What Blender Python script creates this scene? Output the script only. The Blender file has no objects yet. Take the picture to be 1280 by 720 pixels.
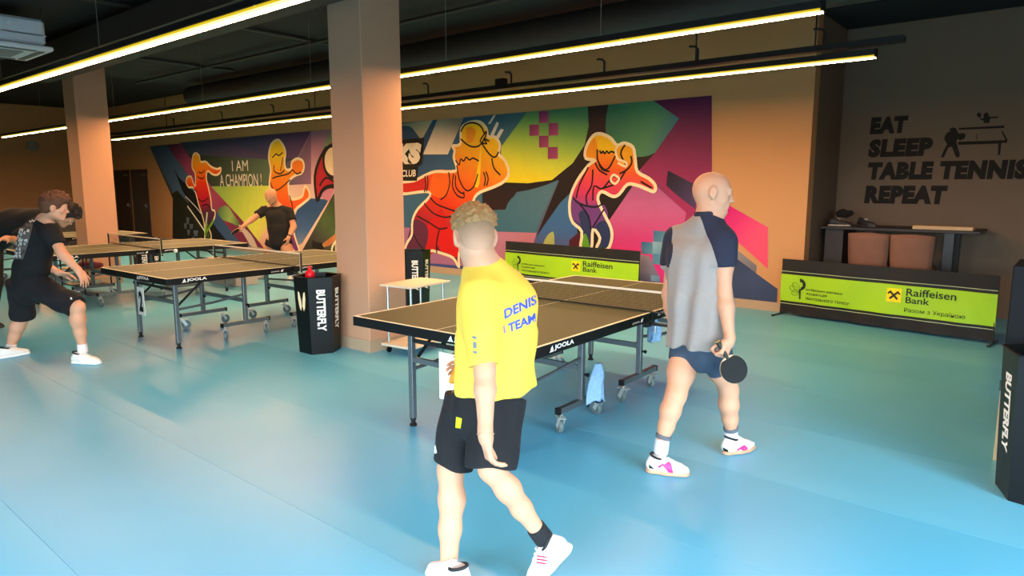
import bpy, bmesh, math, random
import numpy as np
from mathutils import Vector, Matrix
from mathutils.bvhtree import BVHTree
random.seed(3); RNG = np.random.default_rng(3)
C = bpy.context.scene.collection
PI = math.pi
# ---------------------------------------------------------------- camera, world, exposure
FPX, PITCH, YAW, CH = 854.27, 0.14753, 0.69387, 1.6259
FW = np.array([-math.sin(YAW)*math.cos(PITCH), math.cos(YAW)*math.cos(PITCH), -math.sin(PITCH)])
RT = np.array([math.cos(YAW), math.sin(YAW), 0.0])
UP = np.cross(RT, FW)
ORG = np.array([0, 0, CH])
cd = bpy.data.cameras.new('camera'); cam = bpy.data.objects.new('camera', cd); C.objects.link(cam)
cd.sensor_width = 36; cd.lens = 36*FPX/1280; cd.clip_start = .05; cd.clip_end = 100
cam.matrix_world = Matrix(((RT[0], UP[0], -FW[0], 0), (RT[1], UP[1], -FW[1], 0), (RT[2], UP[2], -FW[2], CH), (0, 0, 0, 1)))
bpy.context.scene.camera = cam
vs = bpy.context.scene.view_settings
vs.view_transform = 'Standard'; vs.look = 'None'; vs.gamma = 1; vs.use_curve_mapping = False
vs.exposure = 0.0
DAY, STRIP = 28.0, 160.0
w = bpy.data.worlds.new('daylight_sky'); bpy.context.scene.world = w; w.use_nodes = True
w.node_tree.nodes['Background'].inputs[0].default_value = (.82, .93, 1.0, 1)
w.node_tree.nodes['Background'].inputs[1].default_value = DAY
_n = w.node_tree.nodes; _tc = _n.new('ShaderNodeTexCoord'); _sp = _n.new('ShaderNodeSeparateXYZ'); _cr = _n.new('ShaderNodeValToRGB')   # overcast sky above, dim street below
w.node_tree.links.new(_tc.outputs['Generated'], _sp.inputs[0]); w.node_tree.links.new(_sp.outputs[2], _cr.inputs[0])
_cr.color_ramp.elements[0].position = 0; _cr.color_ramp.elements[0].color = (.035, .037, .04, 1)
_cr.color_ramp.elements[1].position = .04; _cr.color_ramp.elements[1].color = (.55, .66, .74, 1)
_e = _cr.color_ramp.elements.new(.6); _e.color = (.82, .95, 1.0, 1)
w.node_tree.links.new(_cr.outputs[0], _n['Background'].inputs[0])
bpy.context.scene.cycles.max_bounces = 6
bpy.context.scene.cycles.diffuse_bounces = 4
# window openings in the right-hand wall beside the viewer: (y0, y1, z0, z1)
WIN = [(-2.7, -.9, .1, 2.5), (-.6, 1.2, .1, 2.5), (1.5, 3.3, .1, 2.5)]
WINF = [(-4.4, -1.8, .1, 2.5), (-1.2, 1.4, .1, 2.5)]     # and in the wall behind the viewer: (x0, x1, z0, z1)
FY = -3.2
WX = 2.4
for y0, y1, z0, z1 in WIN:                      # portals: guide sampling of the sky through the openings
    ld = bpy.data.lights.new('window_portal', 'AREA'); ld.shape = 'RECTANGLE'; ld.size = z1-z0; ld.size_y = y1-y0
    ld.cycles.is_portal = True
    lo = bpy.data.objects.new('window_portal', ld); C.objects.link(lo)
    lo.location = (WX+.1, (y0+y1)/2, (z0+z1)/2); lo.rotation_euler = (0, PI/2, 0)
for x0, x1, z0, z1 in WINF:
    ld = bpy.data.lights.new('window_portal', 'AREA'); ld.shape = 'RECTANGLE'; ld.size = x1-x0; ld.size_y = z1-z0
    ld.cycles.is_portal = True
    lo = bpy.data.objects.new('window_portal', ld); C.objects.link(lo)
    lo.location = ((x0+x1)/2, FY-.1, (z0+z1)/2); lo.rotation_euler = (PI/2, 0, 0)

# ---------------------------------------------------------------- helpers
def ray(x, y): return RT*(x-640)/FPX-UP*(y-360)/FPX+FW
def J(x, y, d): return ORG+ray(x, y)*d
def onz(x, y, z=0.0):
    d = ray(x, y); return ORG+d*((z-CH)/d[2])
def onY(x, y, Y):
    d = ray(x, y); return ORG+d*(Y/d[1])
def lin(c):
    if isinstance(c, str):
        c = [int(c[i:i+2], 16)/255 for i in (0, 2, 4)]
    return [(v/12.92 if v <= .04045 else ((v+.055)/1.055)**2.4) for v in c]
MC = {}
def mat(name, col, rough=.6, metal=0, noise=None, bump=None, spec=.5, coat=0, alpha=1, sheen=0):
    if name in MC: return MC[name]
    m = bpy.data.materials.new(name); m.use_nodes = True; nt = m.node_tree; b = nt.nodes['Principled BSDF']
    c = lin(col)
    b.inputs['Base Color'].default_value = (*c, 1); b.inputs['Roughness'].default_value = rough
    b.inputs['Metallic'].default_value = metal; b.inputs['Specular IOR Level'].default_value = spec
    b.inputs['Coat Weight'].default_value = coat
    if sheen: b.inputs['Sheen Weight'].default_value = sheen
    tc = nt.nodes.new('ShaderNodeTexCoord')
    sc, am = noise if noise else (25, .05)
    n = nt.nodes.new('ShaderNodeTexNoise'); n.inputs['Scale'].default_value = sc; n.inputs['Detail'].default_value = 4
    nt.links.new(tc.outputs['Object'], n.inputs['Vector'])
    mx = nt.nodes.new('ShaderNodeMix'); mx.data_type = 'RGBA'
    mx.inputs[6].default_value = (*[v*(1-am) for v in c], 1); mx.inputs[7].default_value = (*[min(1, v*(1+am)) for v in c], 1)
    nt.links.new(n.outputs['Fac'], mx.inputs[0]); nt.links.new(mx.outputs[2], b.inputs['Base Color'])
    if bump:
        n2 = nt.nodes.new('ShaderNodeTexNoise'); n2.inputs['Scale'].default_value = bump[0]; n2.inputs['Detail'].default_value = 3
        nt.links.new(tc.outputs['Object'], n2.inputs['Vector'])
        bp = nt.nodes.new('ShaderNodeBump'); bp.inputs['Strength'].default_value = bump[1]; bp.inputs['Distance'].default_value = .01
        nt.links.new(n2.outputs['Fac'], bp.inputs['Height']); nt.links.new(bp.outputs[0], b.inputs['Normal'])
    MC[name] = m; return m
def emat(name, col, st):
    m = bpy.data.materials.new(name); m.use_nodes = True; nt = m.node_tree; nt.nodes.remove(nt.nodes['Principled BSDF'])
    e = nt.nodes.new('ShaderNodeEmission'); e.inputs[0].default_value = (*col, 1); e.inputs[1].default_value = st
    nt.links.new(e.outputs[0], nt.nodes['Material Output'].inputs[0]); return m
def vcmat(name, rough=.6):
    m = bpy.data.materials.new(name); m.use_nodes = True; nt = m.node_tree; b = nt.nodes['Principled BSDF']
    a = nt.nodes.new('ShaderNodeAttribute'); a.attribute_name = 'Col'
    tc = nt.nodes.new('ShaderNodeTexCoord'); n = nt.nodes.new('ShaderNodeTexNoise'); n.inputs['Scale'].default_value = 6
    nt.links.new(tc.outputs['Object'], n.inputs['Vector'])
    mx = nt.nodes.new('ShaderNodeMix'); mx.data_type = 'RGBA'; mx.blend_type = 'MULTIPLY'; mx.inputs[0].default_value = .12
    nt.links.new(a.outputs['Color'], mx.inputs[6]); nt.links.new(n.outputs['Fac'], mx.inputs[7])
    nt.links.new(mx.outputs[2], b.inputs['Base Color']); b.inputs['Roughness'].default_value = rough
    b.inputs['Specular IOR Level'].default_value = .25
    return m
def tag(o, label=None, cat=None, group=None, kind=None):
    if label: o['label'] = label
    if cat: o['category'] = cat
    if group: o['group'] = group
    if kind: o['kind'] = kind
    return o
def empty(name, loc, rz=0, label=None, cat=None, group=None):
    o = bpy.data.objects.new(name, None); C.objects.link(o); o.location = loc; o.rotation_euler = (0, 0, rz)
    o.empty_display_size = .1
    return tag(o, label, cat, group)
def base_of(o):
    p = np.zeros(3)
    while o is not None: p += np.array(o.location); o = o.parent
    return p
def mk(name, V, F, m, parent=None, smooth=False, world=False):
    """link one mesh object; world=True: V is in world coordinates (parents then unrotated)"""
    V = np.array(V, dtype=np.float64).reshape(-1, 3)
    if world and parent is not None: V = V-base_of(parent)
    me = bpy.data.meshes.new(name)
    if isinstance(F, np.ndarray) and F.ndim == 2:
        me.vertices.add(len(V)); me.vertices.foreach_set('co', V.astype(np.float32).ravel())
        k = F.shape[1]; me.loops.add(F.size); me.loops.foreach_set('vertex_index', F.astype(np.int32).ravel())
        me.polygons.add(len(F)); me.polygons.foreach_set('loop_start', np.arange(0, F.size, k, dtype=np.int32))
        me.update(calc_edges=True)
    else:
        me.from_pydata([tuple(v) for v in V], [], F)
    if smooth: me.polygons.foreach_set('use_smooth', np.ones(len(me.polygons), dtype=bool))
    if m: me.materials.append(m)
    me.update()
    o = bpy.data.objects.new(name, me); C.objects.link(o)
    if parent: o.parent = parent
    return o
def struct(o, kind='structure'): o['kind'] = kind; return o
class G:
    def __init__(s): s.V = []; s.F = []
    def add(s, V, F):
        n = len(s.V); s.V += [tuple(v) for v in V]; s.F += [tuple(i+n for i in f) for f in F]; return s
    def box(s, x0, x1, y0, y1, z0, z1):
        return s.add([(x0, y0, z0), (x1, y0, z0), (x1, y1, z0), (x0, y1, z0), (x0, y0, z1), (x1, y0, z1), (x1, y1, z1), (x0, y1, z1)],
                     [(0, 3, 2, 1), (4, 5, 6, 7), (0, 1, 5, 4), (1, 2, 6, 5), (2, 3, 7, 6), (3, 0, 4, 7)])
    def bbox(s, x0, x1, y0, y1, z0, z1, b=.004):
        """box with chamfered vertical and horizontal edges"""
        def ringp(i, z): return [(x0+i, y0+b, z), (x0+b, y0+i, z), (x1-b, y0+i, z), (x1-i, y0+b, z), (x1-i, y1-b, z), (x1-b, y1-i, z), (x0+b, y1-i, z), (x0+i, y1-b, z)]
        V = []
        for i, z in ((b, z0), (0, z0+b), (0, z1-b), (b, z1)): V += ringp(i if i else 0, z)
        F = [tuple(range(7, -1, -1)), tuple(range(24, 32))]
        for r in range(3):
            for k in range(8):
                a = r*8+k; c = r*8+(k+1) % 8; F.append((a, c, c+8, a+8))
        return s.add(V, F)
    def tube(s, pts, r, n=8, caps=True):
        pts = [Vector(p) for p in pts]; rs = r if isinstance(r, (list, tuple)) else [r]*len(pts)
        V = []; F = []; prev = None
        for i, p in enumerate(pts):
            t = (pts[min(i+1, len(pts)-1)]-pts[max(i-1, 0)]).normalized()
            if prev is None:
                a = t.orthogonal().normalized() if abs(t.z) < .9 else Vector((1, 0, 0))
                a = (a-t*a.dot(t)).normalized()
            else: a = (prev-t*prev.dot(t)).normalized()
            prev = a; b = t.cross(a)
            for k in range(n):
                g = 2*PI*(k+.5)/n; V.append(p+(a*math.cos(g)+b*math.sin(g))*rs[i])
        for i in range(len(pts)-1):
            for k in range(n): F.append((i*n+k, i*n+(k+1) % n, (i+1)*n+(k+1) % n, (i+1)*n+k))
        if caps: F.append(tuple(range(n-1, -1, -1))); F.append(tuple((len(pts)-1)*n+k for k in range(n)))
        return s.add(V, F)
    def bar(s, p, q, w, h):
        """rectangular bar from p to q, width w (horizontal), height h"""
        p = Vector(p); q = Vector(q); t = (q-p).normalized()
        a = Vector((0, 0, 1)).cross(t)
        a = a.normalized() if a.length > 1e-3 else Vector((1, 0, 0)); b = t.cross(a)
        V = [c+a*i*w/2+b*j*h/2 for c in (p, q) for i, j in ((-1, -1), (1, -1), (1, 1), (-1, 1))]
        return s.add(V, [(0, 3, 2, 1), (4, 5, 6, 7), (0, 1, 5, 4), (1, 2, 6, 5), (2, 3, 7, 6), (3, 0, 4, 7)])
    def lathe(s, c, prof, n=16, axis='z'):
        V = []; F = []
        for r, h in prof:
            for k in range(n):
                g = 2*PI*k/n; a, b = r*math.cos(g), r*math.sin(g)
                V.append({'z': (c[0]+a, c[1]+b, c[2]+h), 'x': (c[0]+h, c[1]+a, c[2]+b), 'y': (c[0]+b, c[1]+h, c[2]+a)}[axis])
        for i in range(len(prof)-1):
            for k in range(n): F.append((i*n+k, i*n+(k+1) % n, (i+1)*n+(k+1) % n, (i+1)*n+k))
        F.append(tuple(range(n-1, -1, -1))); F.append(tuple((len(prof)-1)*n+k for k in range(n)))
        return s.add(V, F)
    def build(s, name, m, parent=None, smooth=False, world=False, bevel=0):
        o = mk(name, s.V, s.F, m, parent, smooth, world)
        if smooth:
            try: o.data.set_sharp_from_angle(angle=.7)
            except Exception: pass
        if bevel:
            b = o.modifiers.new('bevel', 'BEVEL'); b.width = bevel; b.segments = 2; b.limit_method = 'ANGLE'
        return o
def copy_tree(o, parent=None):
    c = o.copy(); C.objects.link(c); c.parent = parent
    for ch in list(o.children): copy_tree(ch, c)
    return c
# flat lettering: outline of the built-in font as 2D verts+faces in a unit box
TXC = {}
def text2d(s, bold=0.0, shear=0.0, spacing=1.0):
    k = (s, bold, shear, spacing)
    if k in TXC: return TXC[k]
    cu = bpy.data.curves.new('lettering', 'FONT'); cu.body = s; cu.offset = bold; cu.shear = shear; cu.space_character = spacing
    cu.resolution_u = 3; cu.fill_mode = 'FRONT'
    o = bpy.data.objects.new('lettering', cu); C.objects.link(o)
    bpy.context.view_layer.update()
    me = o.evaluated_get(bpy.context.evaluated_depsgraph_get()).to_mesh()
    V = np.array([v.co[:2] for v in me.vertices]); F = [tuple(p.vertices) for p in me.polygons]
    o.to_mesh_clear(); bpy.data.objects.remove(o); bpy.data.curves.remove(cu)
    lo, hi = V.min(0), V.max(0); V = (V-lo)/(hi-lo)
    TXC[k] = (V, F); return TXC[k]
def text(s, o, ex, ey, m, parent, name='lettering', world=True, bold=.0, shear=.0, thick=0, spacing=1.0):
    V, F = text2d(s, bold, shear, spacing)
    o, ex, ey = np.array(o), np.array(ex), np.array(ey)
    P = o+V[:, :1]*ex+V[:, 1:]*ey
    if thick:
        n = np.cross(ex, ey); n = n/np.linalg.norm(n)*thick
        k = len(P); P = np.vstack([P+n, P]); F2 = list(F)
        from collections import Counter
        ed = Counter()
        for f in F:
            for a, b in zip(f, f[1:]+f[:1]): ed[(a, b)] += 1
        for (a, b) in ed:
            if (b, a) not in ed: F2.append((b, a, a+k, b+k))
        F = F2
    return mk(name, P, F, m, parent, world=world)

# ---------------------------------------------------------------- materials
WALLC = 'a89a8c'
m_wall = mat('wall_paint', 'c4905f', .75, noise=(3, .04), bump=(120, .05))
m_wall2 = mat('wall_paint_recess_shaded', '766452', .75, noise=(3, .04))  # darker copy of the wall paint: the recess shade is in the colour
m_col = mat('column_paint', 'c29678', .65, noise=(4, .03))
m_dark = mat('ceiling_black', '221c17', .85, noise=(2, .25))
m_duct = mat('duct_black', '2a2520', .6, noise=(5, .2))
m_base = mat('baseboard_taupe', 'b09a80', .5)
m_black = mat('black_metal', '141416', .4)
m_blackp = mat('black_plastic', '08080a', .5, spec=.3)
m_grey = mat('grey_powder_coat', '6e7478', .35, metal=.6)
m_chrome = mat('chrome', 'c8ccd0', .2, metal=1)
m_white = mat('white_paint', 'f0ece2', .5)
m_line = mat('white_line', 'e8e0c8', .5)
m_rubber = mat('grey_rubber', '5a6a6a', .5)
m_zinc = mat('zinc_fork', 'c4cccc', .35, metal=.5)
m_top = mat('table_top_olive', '424a2e', .5, noise=(60, .06), spec=.25)
m_net = mat('net_black', '1a1816', .8)
m_tape = mat('net_tape', 'e8dcc8', .7)
m_lime = mat('lime_fabric', '9ccf10', .55, noise=(3, .05), bump=(6, .25))
m_bfab = mat('black_fabric', '0b0a0c', .7, noise=(4, .15), bump=(6, .25))
m_print = mat('dark_print', '1c2416', .7)
m_yellowp = mat('yellow_print', 'ffe000', .6)
m_wood = mat('light_wood', 'caa97c', .5, noise=(8, .12))
m_logo = mat('white_print', 'f2f0ea', .5)

# ---------------------------------------------------------------- the setting
WY, RY, RX = 9.02, 10.32, -2.68
XL, XR, YF, CZ = -25.5, WX, -3.2, 4.12
fl = struct(G().box(XL-.2, XR+.2, YF-.2, RY+.2, -.12, -.006).build('floor', mat('floor_screed', '30505c', .5)))
def floor_mat(i, base):
    m = bpy.data.materials.new('blue_vinyl'); m.use_nodes = True; nt = m.node_tree; b = nt.nodes['Principled BSDF']
    c = lin(base)
    tc = nt.nodes.new('ShaderNodeTexCoord')
    n = nt.nodes.new('ShaderNodeTexNoise'); n.inputs['Scale'].default_value = .9; n.inputs['Detail'].default_value = 5
    nt.links.new(tc.outputs['Object'], n.inputs['Vector'])
    mx = nt.nodes.new('ShaderNodeMix'); mx.data_type = 'RGBA'
    mx.inputs[6].default_value = (*[v*.9 for v in c], 1); mx.inputs[7].default_value = (*[v*1.1 for v in c], 1)
    nt.links.new(n.outputs['Fac'], mx.inputs[0]); nt.links.new(mx.outputs[2], b.inputs['Base Color'])
    mr = nt.nodes.new('ShaderNodeMapRange'); mr.inputs[3].default_value = .28; mr.inputs[4].default_value = .42
    n3 = nt.nodes.new('ShaderNodeTexNoise'); n3.inputs['Scale'].default_value = 1.7; n3.inputs['Detail'].default_value = 3
    nt.links.new(tc.outputs['Object'], n3.inputs['Vector'])
    nt.links.new(n3.outputs['Fac'], mr.inputs[0]); nt.links.new(mr.outputs[0], b.inputs['Roughness'])
    n2 = nt.nodes.new('ShaderNodeTexNoise'); n2.inputs['Scale'].default_value = 2.2; n2.inputs['Detail'].default_value = 2
    nt.links.new(tc.outputs['Object'], n2.inputs['Vector'])
    bp = nt.nodes.new('ShaderNodeBump'); bp.inputs['Strength'].default_value = .12; bp.inputs['Distance'].default_value = .02
    nt.links.new(n2.outputs['Fac'], bp.inputs['Height']); nt.links.new(bp.outputs[0], b.inputs['Normal'])
    return m
fmats = [floor_mat(0, '5cb4dc'), floor_mat(1, '62b8de'), floor_mat(2, '58b0d8')]
y = .886-.94*4; k = 0
while y < RY:
    y1 = min(y+.94, RY); y0 = max(y, YF)
    G().bbox(XL, XR, y0+.0006, y1-.0006, -.006, 0, .0005).build('vinyl_roll', fmats[(k*2+k//3) % 3], fl)
    y += .94; k += 1
struct(G().box(XL, RX, WY, WY+.2, 0, CZ).build('wall_back', m_wall))
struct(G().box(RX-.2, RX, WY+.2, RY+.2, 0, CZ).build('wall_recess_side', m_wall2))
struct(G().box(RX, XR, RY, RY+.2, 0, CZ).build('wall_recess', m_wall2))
struct(G().box(XL-.2, XL, YF, WY+.2, 0, CZ).build('wall_left', m_wall))
g = G(); xs = [XL-.2]
for x0, x1, z0, z1 in WINF:
    g.box(xs[-1], x0, YF-.2, YF, 0, CZ); g.box(x0, x1, YF-.2, YF, 0, z0); g.box(x0, x1, YF-.2, YF, z1, CZ); xs.append(x1)
g.box(xs[-1], XR+.2, YF-.2, YF, 0, CZ); struct(g.build('wall_front', m_wall))
for i, (x0, x1, z0, z1) in enumerate(WINF):
    g = G(); t = .06
    g.box(x0, x1, YF-.14, YF-.06, z0, z0+t); g.box(x0, x1, YF-.14, YF-.06, z1-t, z1)
    for xx in (x0, (x0+x1)/2-t/2, x1-t): g.box(xx, xx+t, YF-.14, YF-.06, z0+t, z1-t)
    struct(g.build('window_%d' % (i+4), m_white))
g = G(); ys = [YF]
for y0, y1, z0, z1 in WIN:
    g.box(XR, XR+.2, ys[-1], y0, 0, CZ); g.box(XR, XR+.2, y0, y1, 0, z0); g.box(XR, XR+.2, y0, y1, z1, CZ); ys.append(y1)
g.box(XR, XR+.2, ys[-1], RY+.2, 0, CZ); struct(g.build('wall_right', m_wall))
for i, (y0, y1, z0, z1) in enumerate(WIN):
    g = G(); t = .06
    g.box(XR+.06, XR+.14, y0, y1, z0, z0+t); g.box(XR+.06, XR+.14, y0, y1, z1-t, z1)
    for yy in (y0, (y0+y1)/2-t/2, y1-t): g.box(XR+.06, XR+.14, yy, yy+t, z0+t, z1-t)
    struct(g.build('window_%d' % (i+1), m_white))
struct(G().box(XL-.2, XR+.2, YF-.2, RY+.2, CZ, CZ+.2).build('ceiling', m_dark))
struct(G().box(-13.8, XR, YF, 7.56, 3.6, CZ).build('ceiling_bulkhead', m_dark))
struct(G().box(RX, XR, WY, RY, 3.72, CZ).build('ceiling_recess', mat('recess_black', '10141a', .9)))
struct(G().box(XL, RX+.015, WY-.015, WY, 0, .12).build('baseboard_back', m_base))
struct(G().box(RX, RX+.015, WY-.015, RY, 0, .12).build('baseboard_recess', m_base))
struct(G().box(XL, XL+.015, YF, WY, 0, .12).build('baseboard_left', m_base))
# doors in the far part of the back wall
m_door = mat('door_dark', '2e2a28', .5)
for i, (x0, x1) in enumerate(((-24.15, -23.15), (-22.85, -21.85))):
    f = struct(G().box(x0-.06, x0, WY-.04, WY, 0, 2.12).box(x1, x1+.06, WY-.04, WY, 0, 2.12).box(x0-.06, x1+.06, WY-.04, WY, 2.06, 2.14).build('door_%d' % (i+1), m_door))
    G().box(x0, x1, WY-.02, WY-.004, .01, 2.06).build('door_leaf', mat('leaf_%d' % i, '1e1b1a' if i == 0 else '3a3734', .5), f)
    G().box(x1-.12, x1-.08, WY-.06, WY-.02, .98, 1.12).tube([(x1-.1, WY-.06, 1.05), (x1-.22, WY-.06, 1.05)], .01).build('door_handle', m_chrome, f)
    G().box(x1-.3, x1-.05, WY-.05, WY-.02, 1.95, 2.0).build('door_closer', m_grey, f)
# columns
def column(x0, x1, y0, y1, z1, nm):
    c = struct(G().bbox(x0, x1, y0, y1, 0, z1, .006).build(nm, m_col))
    G().box(x0-.014, x1+.014, y0-.014, y1+.014, 0, .12).build('baseboard', m_base, c)
    return c
column(-5.79, -5.29, 4.17, 4.65, 3.6, 'trim_1')
column(-13.04, -12.55, 4.17, 4.65, 3.6, 'trim_2')
# ducts, cable trays and rods under the black ceiling
def duct(label, cat, name, build, group=None):
    return tag(build, label, cat, group)
t = G().tube([(-13.4, 6.5, 3.34), (2.3, 6.5, 3.34)], .19, 20).build('air_duct', m_duct, None, True)
tag(t, 'black round air duct running under the ceiling above the far light strips', 'duct')
t = G().box(-12.6, -4.6, 3.25, 3.85, 3.22, 3.48).build('air_duct', m_duct)
tag(t, 'black rectangular air duct under the ceiling between the near and middle light strips', 'duct')
for yy, lab in ((1.2, 'thin black conduit crossing the ceiling nearest the viewer'), (5.6, 'thin black conduit on the ceiling beside the middle light strip')):
    g = G().tube([(-13.7, yy, 3.52), (2.3, yy, 3.52)], .022, 8); tag(g.build('conduit', m_duct, None, True), lab, 'pipe')
for xx, lab in ((-11.3, 'dark pipe crossing the ceiling left of the near column'), (-8.2, 'dark pipe crossing the ceiling in the middle above the second table'), (-4.2, 'dark pipe crossing the ceiling right of the near column')):
    tag(G().tube([(xx, -3.1, 3.565), (xx, 6.2, 3.565)], .025, 8).build('conduit', mat('pipe_grey', '36302a', .5), None, True), lab, 'pipe')
# strip lights
LC = (1.0, .54, .25)
m_strip = emat('strip_glow', LC, STRIP)
m_amber = emat('strip_amber_bloom', (1, .70, .02), .8); m_side = emat('strip_side_bloom', (1, .92, .38), 1.6)  # yellow bloom round the strips, put into the diffuser sides as weak glow
m_strip1 = emat('strip_glow_near', LC, STRIP*.4)
def strip_light(x0, x1, y, z, wd, pr, ms, label, rods):
    t = empty('strip_light', ((x0+x1)/2, y, z), 0, label, 'light', 'warm linear strip lights')
    G().box(x0, x1, y-wd/2-.012, y+wd/2+.012, z, z+.05).build('housing', m_black, t, world=True)
    n = 12; L = (x1-x0)/n
    for i in range(n):
        g = G()
        a, b = x0+i*L+.001, x0+(i+1)*L-.001
        V = [(q, y+sy*wd/2, z-dz) for q in (a, b) for sy, dz in ((-1, 0), (-1, pr*.45), (-1, pr), (1, pr), (1, pr*.45), (1, 0))]
        g.add(V, [(0, 1, 7, 6), (4, 5, 11, 10), (1, 2, 8, 7), (3, 4, 10, 9), (2, 3, 9, 8)]); o = g.build('diffuser', None, t, world=True)
        for mm in (m_amber, m_side, ms): o.data.materials.append(mm)
        for pi_, mi in enumerate((0, 0, 1, 1, 2)): o.data.polygons[pi_].material_index = mi
    for q in (x0, x1): G().box(q-.006, q+.006, y-wd/2-.014, y+wd/2+.014, z-.02, z+.052).build('end_cap', m_blackp, t, world=True)
    for q in rods: G().tube([(q, y, z+.05), (q, y, 3.598)], .0035, 6).build('suspension_wire', mat('wire_steel', '8a8680', .4, metal=.6), t, world=True)
strip_light(-19.83, -1.2, 2.566, 2.797, .06, .038, m_strip1, 'warm strip light nearest the camera, crossing the top left corner', [-13, -10.6, -7, -4])
strip_light(-19.83, -1.46, 4.99, 2.797, .05, .028, m_strip, 'warm strip light in the middle, passing behind the near column below its top', [-17, -13.2, -10, -7.3, -6.9, -5.0, -3.2])
strip_light(-18.82, -1.57, 7.01, 2.797, .05, .028, m_strip, 'warm strip light farthest from the camera, running along the mural wall', [])
# cable tray over the far strip light
t = empty('cable_tray', (-10, 7.08, 2.93), 0, 'black cable tray with small hooks above the far strip light', 'cable tray')
G().box(-19, -1.36, 7.03, 7.13, 2.895, 2.90).box(-19, -1.36, 7.03, 7.036, 2.90, 2.95).box(-19, -1.36, 7.124, 7.13, 2.90, 2.95).build('tray', m_black, t, world=True)
for px_ in (535, 639, 755, 871, 1027, 214, 275, 340, 385):
    X = onY(px_, 100, 7.08)[0]
    G().tube([(X, 7.08, 2.93), (X, 7.08, 3.07), (X-.03, 7.08, 3.1), (X-.1, 7.08, 3.11)], .013, 6).build('hook', m_black, t, world=True)
for px_ in (871, 1020, 390, 200):
    X = onY(px_, 40, 7.08)[0]
    G().tube([(X, 7.08, 2.95), (X, 7.08, 3.597)], .008, 6).build('rod', m_black, t, world=True)
G().box(-6.15, -6.0, 7.04, 7.12, 2.95, 3.03).build('junction_box', m_black, t, world=True)
tag(G().add([(-3.33, 7.08, 3.5), (-3.33, 7.1, 3.5), (-3.05, 7.08, 3.55), (-3.05, 7.1, 3.55), (-3.32, 7.08, 3.38), (-3.32, 7.1, 3.38), (-3.12, 7.08, 3.46), (-3.12, 7.1, 3.46)], [(0, 4, 6, 2), (1, 3, 7, 5), (0, 2, 3, 1), (4, 5, 7, 6), (0, 1, 5, 4), (2, 6, 7, 3)]).build('ceiling_bracket', m_black), 'small black bracket hanging above the right end of the middle strip light', 'bracket')
# air conditioner cassette
ax1, ay1, az = -9.10, 2.86, 3.13
t = empty('ceiling_air_conditioner', (ax1-.47, ay1-.47, az), 0, 'white ceiling cassette air conditioner hanging in the top left corner', 'air conditioner')
m_ac = mat('ac_white', 'f0f2f4', .5); m_ac2 = mat('ac_side', 'd8dce2', .5)
G().bbox(ax1-.95, ax1, ay1-.95, ay1, az, az+.05, .012).build('panel', m_ac, t, world=True)
G().bbox(ax1-.90, ax1-.05, ay1-.90, ay1-.05, az+.06, az+.34, .03).box(ax1-.9, ax1-.05, ay1-.905, ay1-.045, az+.16, az+.17).build('casing', m_ac2, t, world=True)
G().bbox(ax1-.72, ax1-.23, ay1-.72, ay1-.23, az-.012, az, .004).build('intake_grille', mat('ac_grille', '9a9c9c', .6), t, world=True)
for q in ((ax1-.85, ax1-.1, ay1-.12, ay1-.06), (ax1-.85, ax1-.1, ay1-.89, ay1-.83), (ax1-.12, ax1-.06, ay1-.8, ay1-.15), (ax1-.89, ax1-.83, ay1-.8, ay1-.15)):
    G().box(*q, az-.008, az).build('louvre', mat('ac_louvre', '6c7072', .5), t, world=True)
for q in ((ax1-.07, ay1-.07), (ax1-.88, ay1-.07), (ax1-.07, ay1-.88), (ax1-.88, ay1-.88)):
    G().tube([(q[0], q[1], az+.1), (q[0], q[1], 3.6)], .006, 6).build('suspension_rod', m_chrome, t, world=True)
G().tube([(ax1-.05, ay1-.4, az+.25), (ax1+.03, ay1-.4, az+.25)], .012).build('pipe_stub', m_ac, t, world=True)
# round sounder on the left wall
g = G().lathe((XL, 7.18, 2.88), [(.17, 0), (.17, .03), (.12, .05), (.05, .055)], 24, 'x')
tag(g.build('wall_fan_grille', mat('grille_grey', '8d8478', .6), None, True), 'round pale vent grille high on the far left wall', 'vent')
# ---------------------------------------------------------------- mural (flat paint on the back wall)
def cr(pts, n=4, closed=True):
    pts = [np.array(p, float) for p in pts]; out = []; N = len(pts)
    for i in range(N if closed else N-1):
        if closed: p0, p1, p2, p3 = pts[i-1], pts[i], pts[(i+1) % N], pts[(i+2) % N]
        else: p0, p1, p2, p3 = pts[max(i-1, 0)], pts[i], pts[i+1], pts[min(i+2, N-1)]
        for k in range(n):
            t = k/n; out.append(.5*((2*p1)+(p2-p0)*t+(2*p0-5*p1+4*p2-p3)*t*t+(3*p1-p0-3*p2+p3)*t**3))
    if not closed: out.append(pts[-1])
    return out
mural = empty('mural', (-12.2, WY, 0), 0, 'wide colourful painted mural of table tennis players on the back wall', 'mural')
m_mural = vcmat('mural_paint', .6)
LAY = [0]
def mcol(colr, P):
    """colr: hex or (px0, px1, [hex...]) gradient between two pixel points taken on the wall"""
    if isinstance(colr, str): return np.tile(lin(colr), (len(P), 1))
    a, b, cs = colr
    A = onY(*a, WY)[[0, 2]]; B = onY(*b, WY)[[0, 2]]; d = B-A
    t = np.clip(((P[:, [0, 2]]-A)@d)/(d@d), 0, 1)*(len(cs)-1)
    L = np.array([lin(c) for c in cs]); i = np.minimum(t.astype(int), len(cs)-2); f = (t-i)[:, None]
    return L[i]*(1-f)+L[i+1]*f
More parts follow.
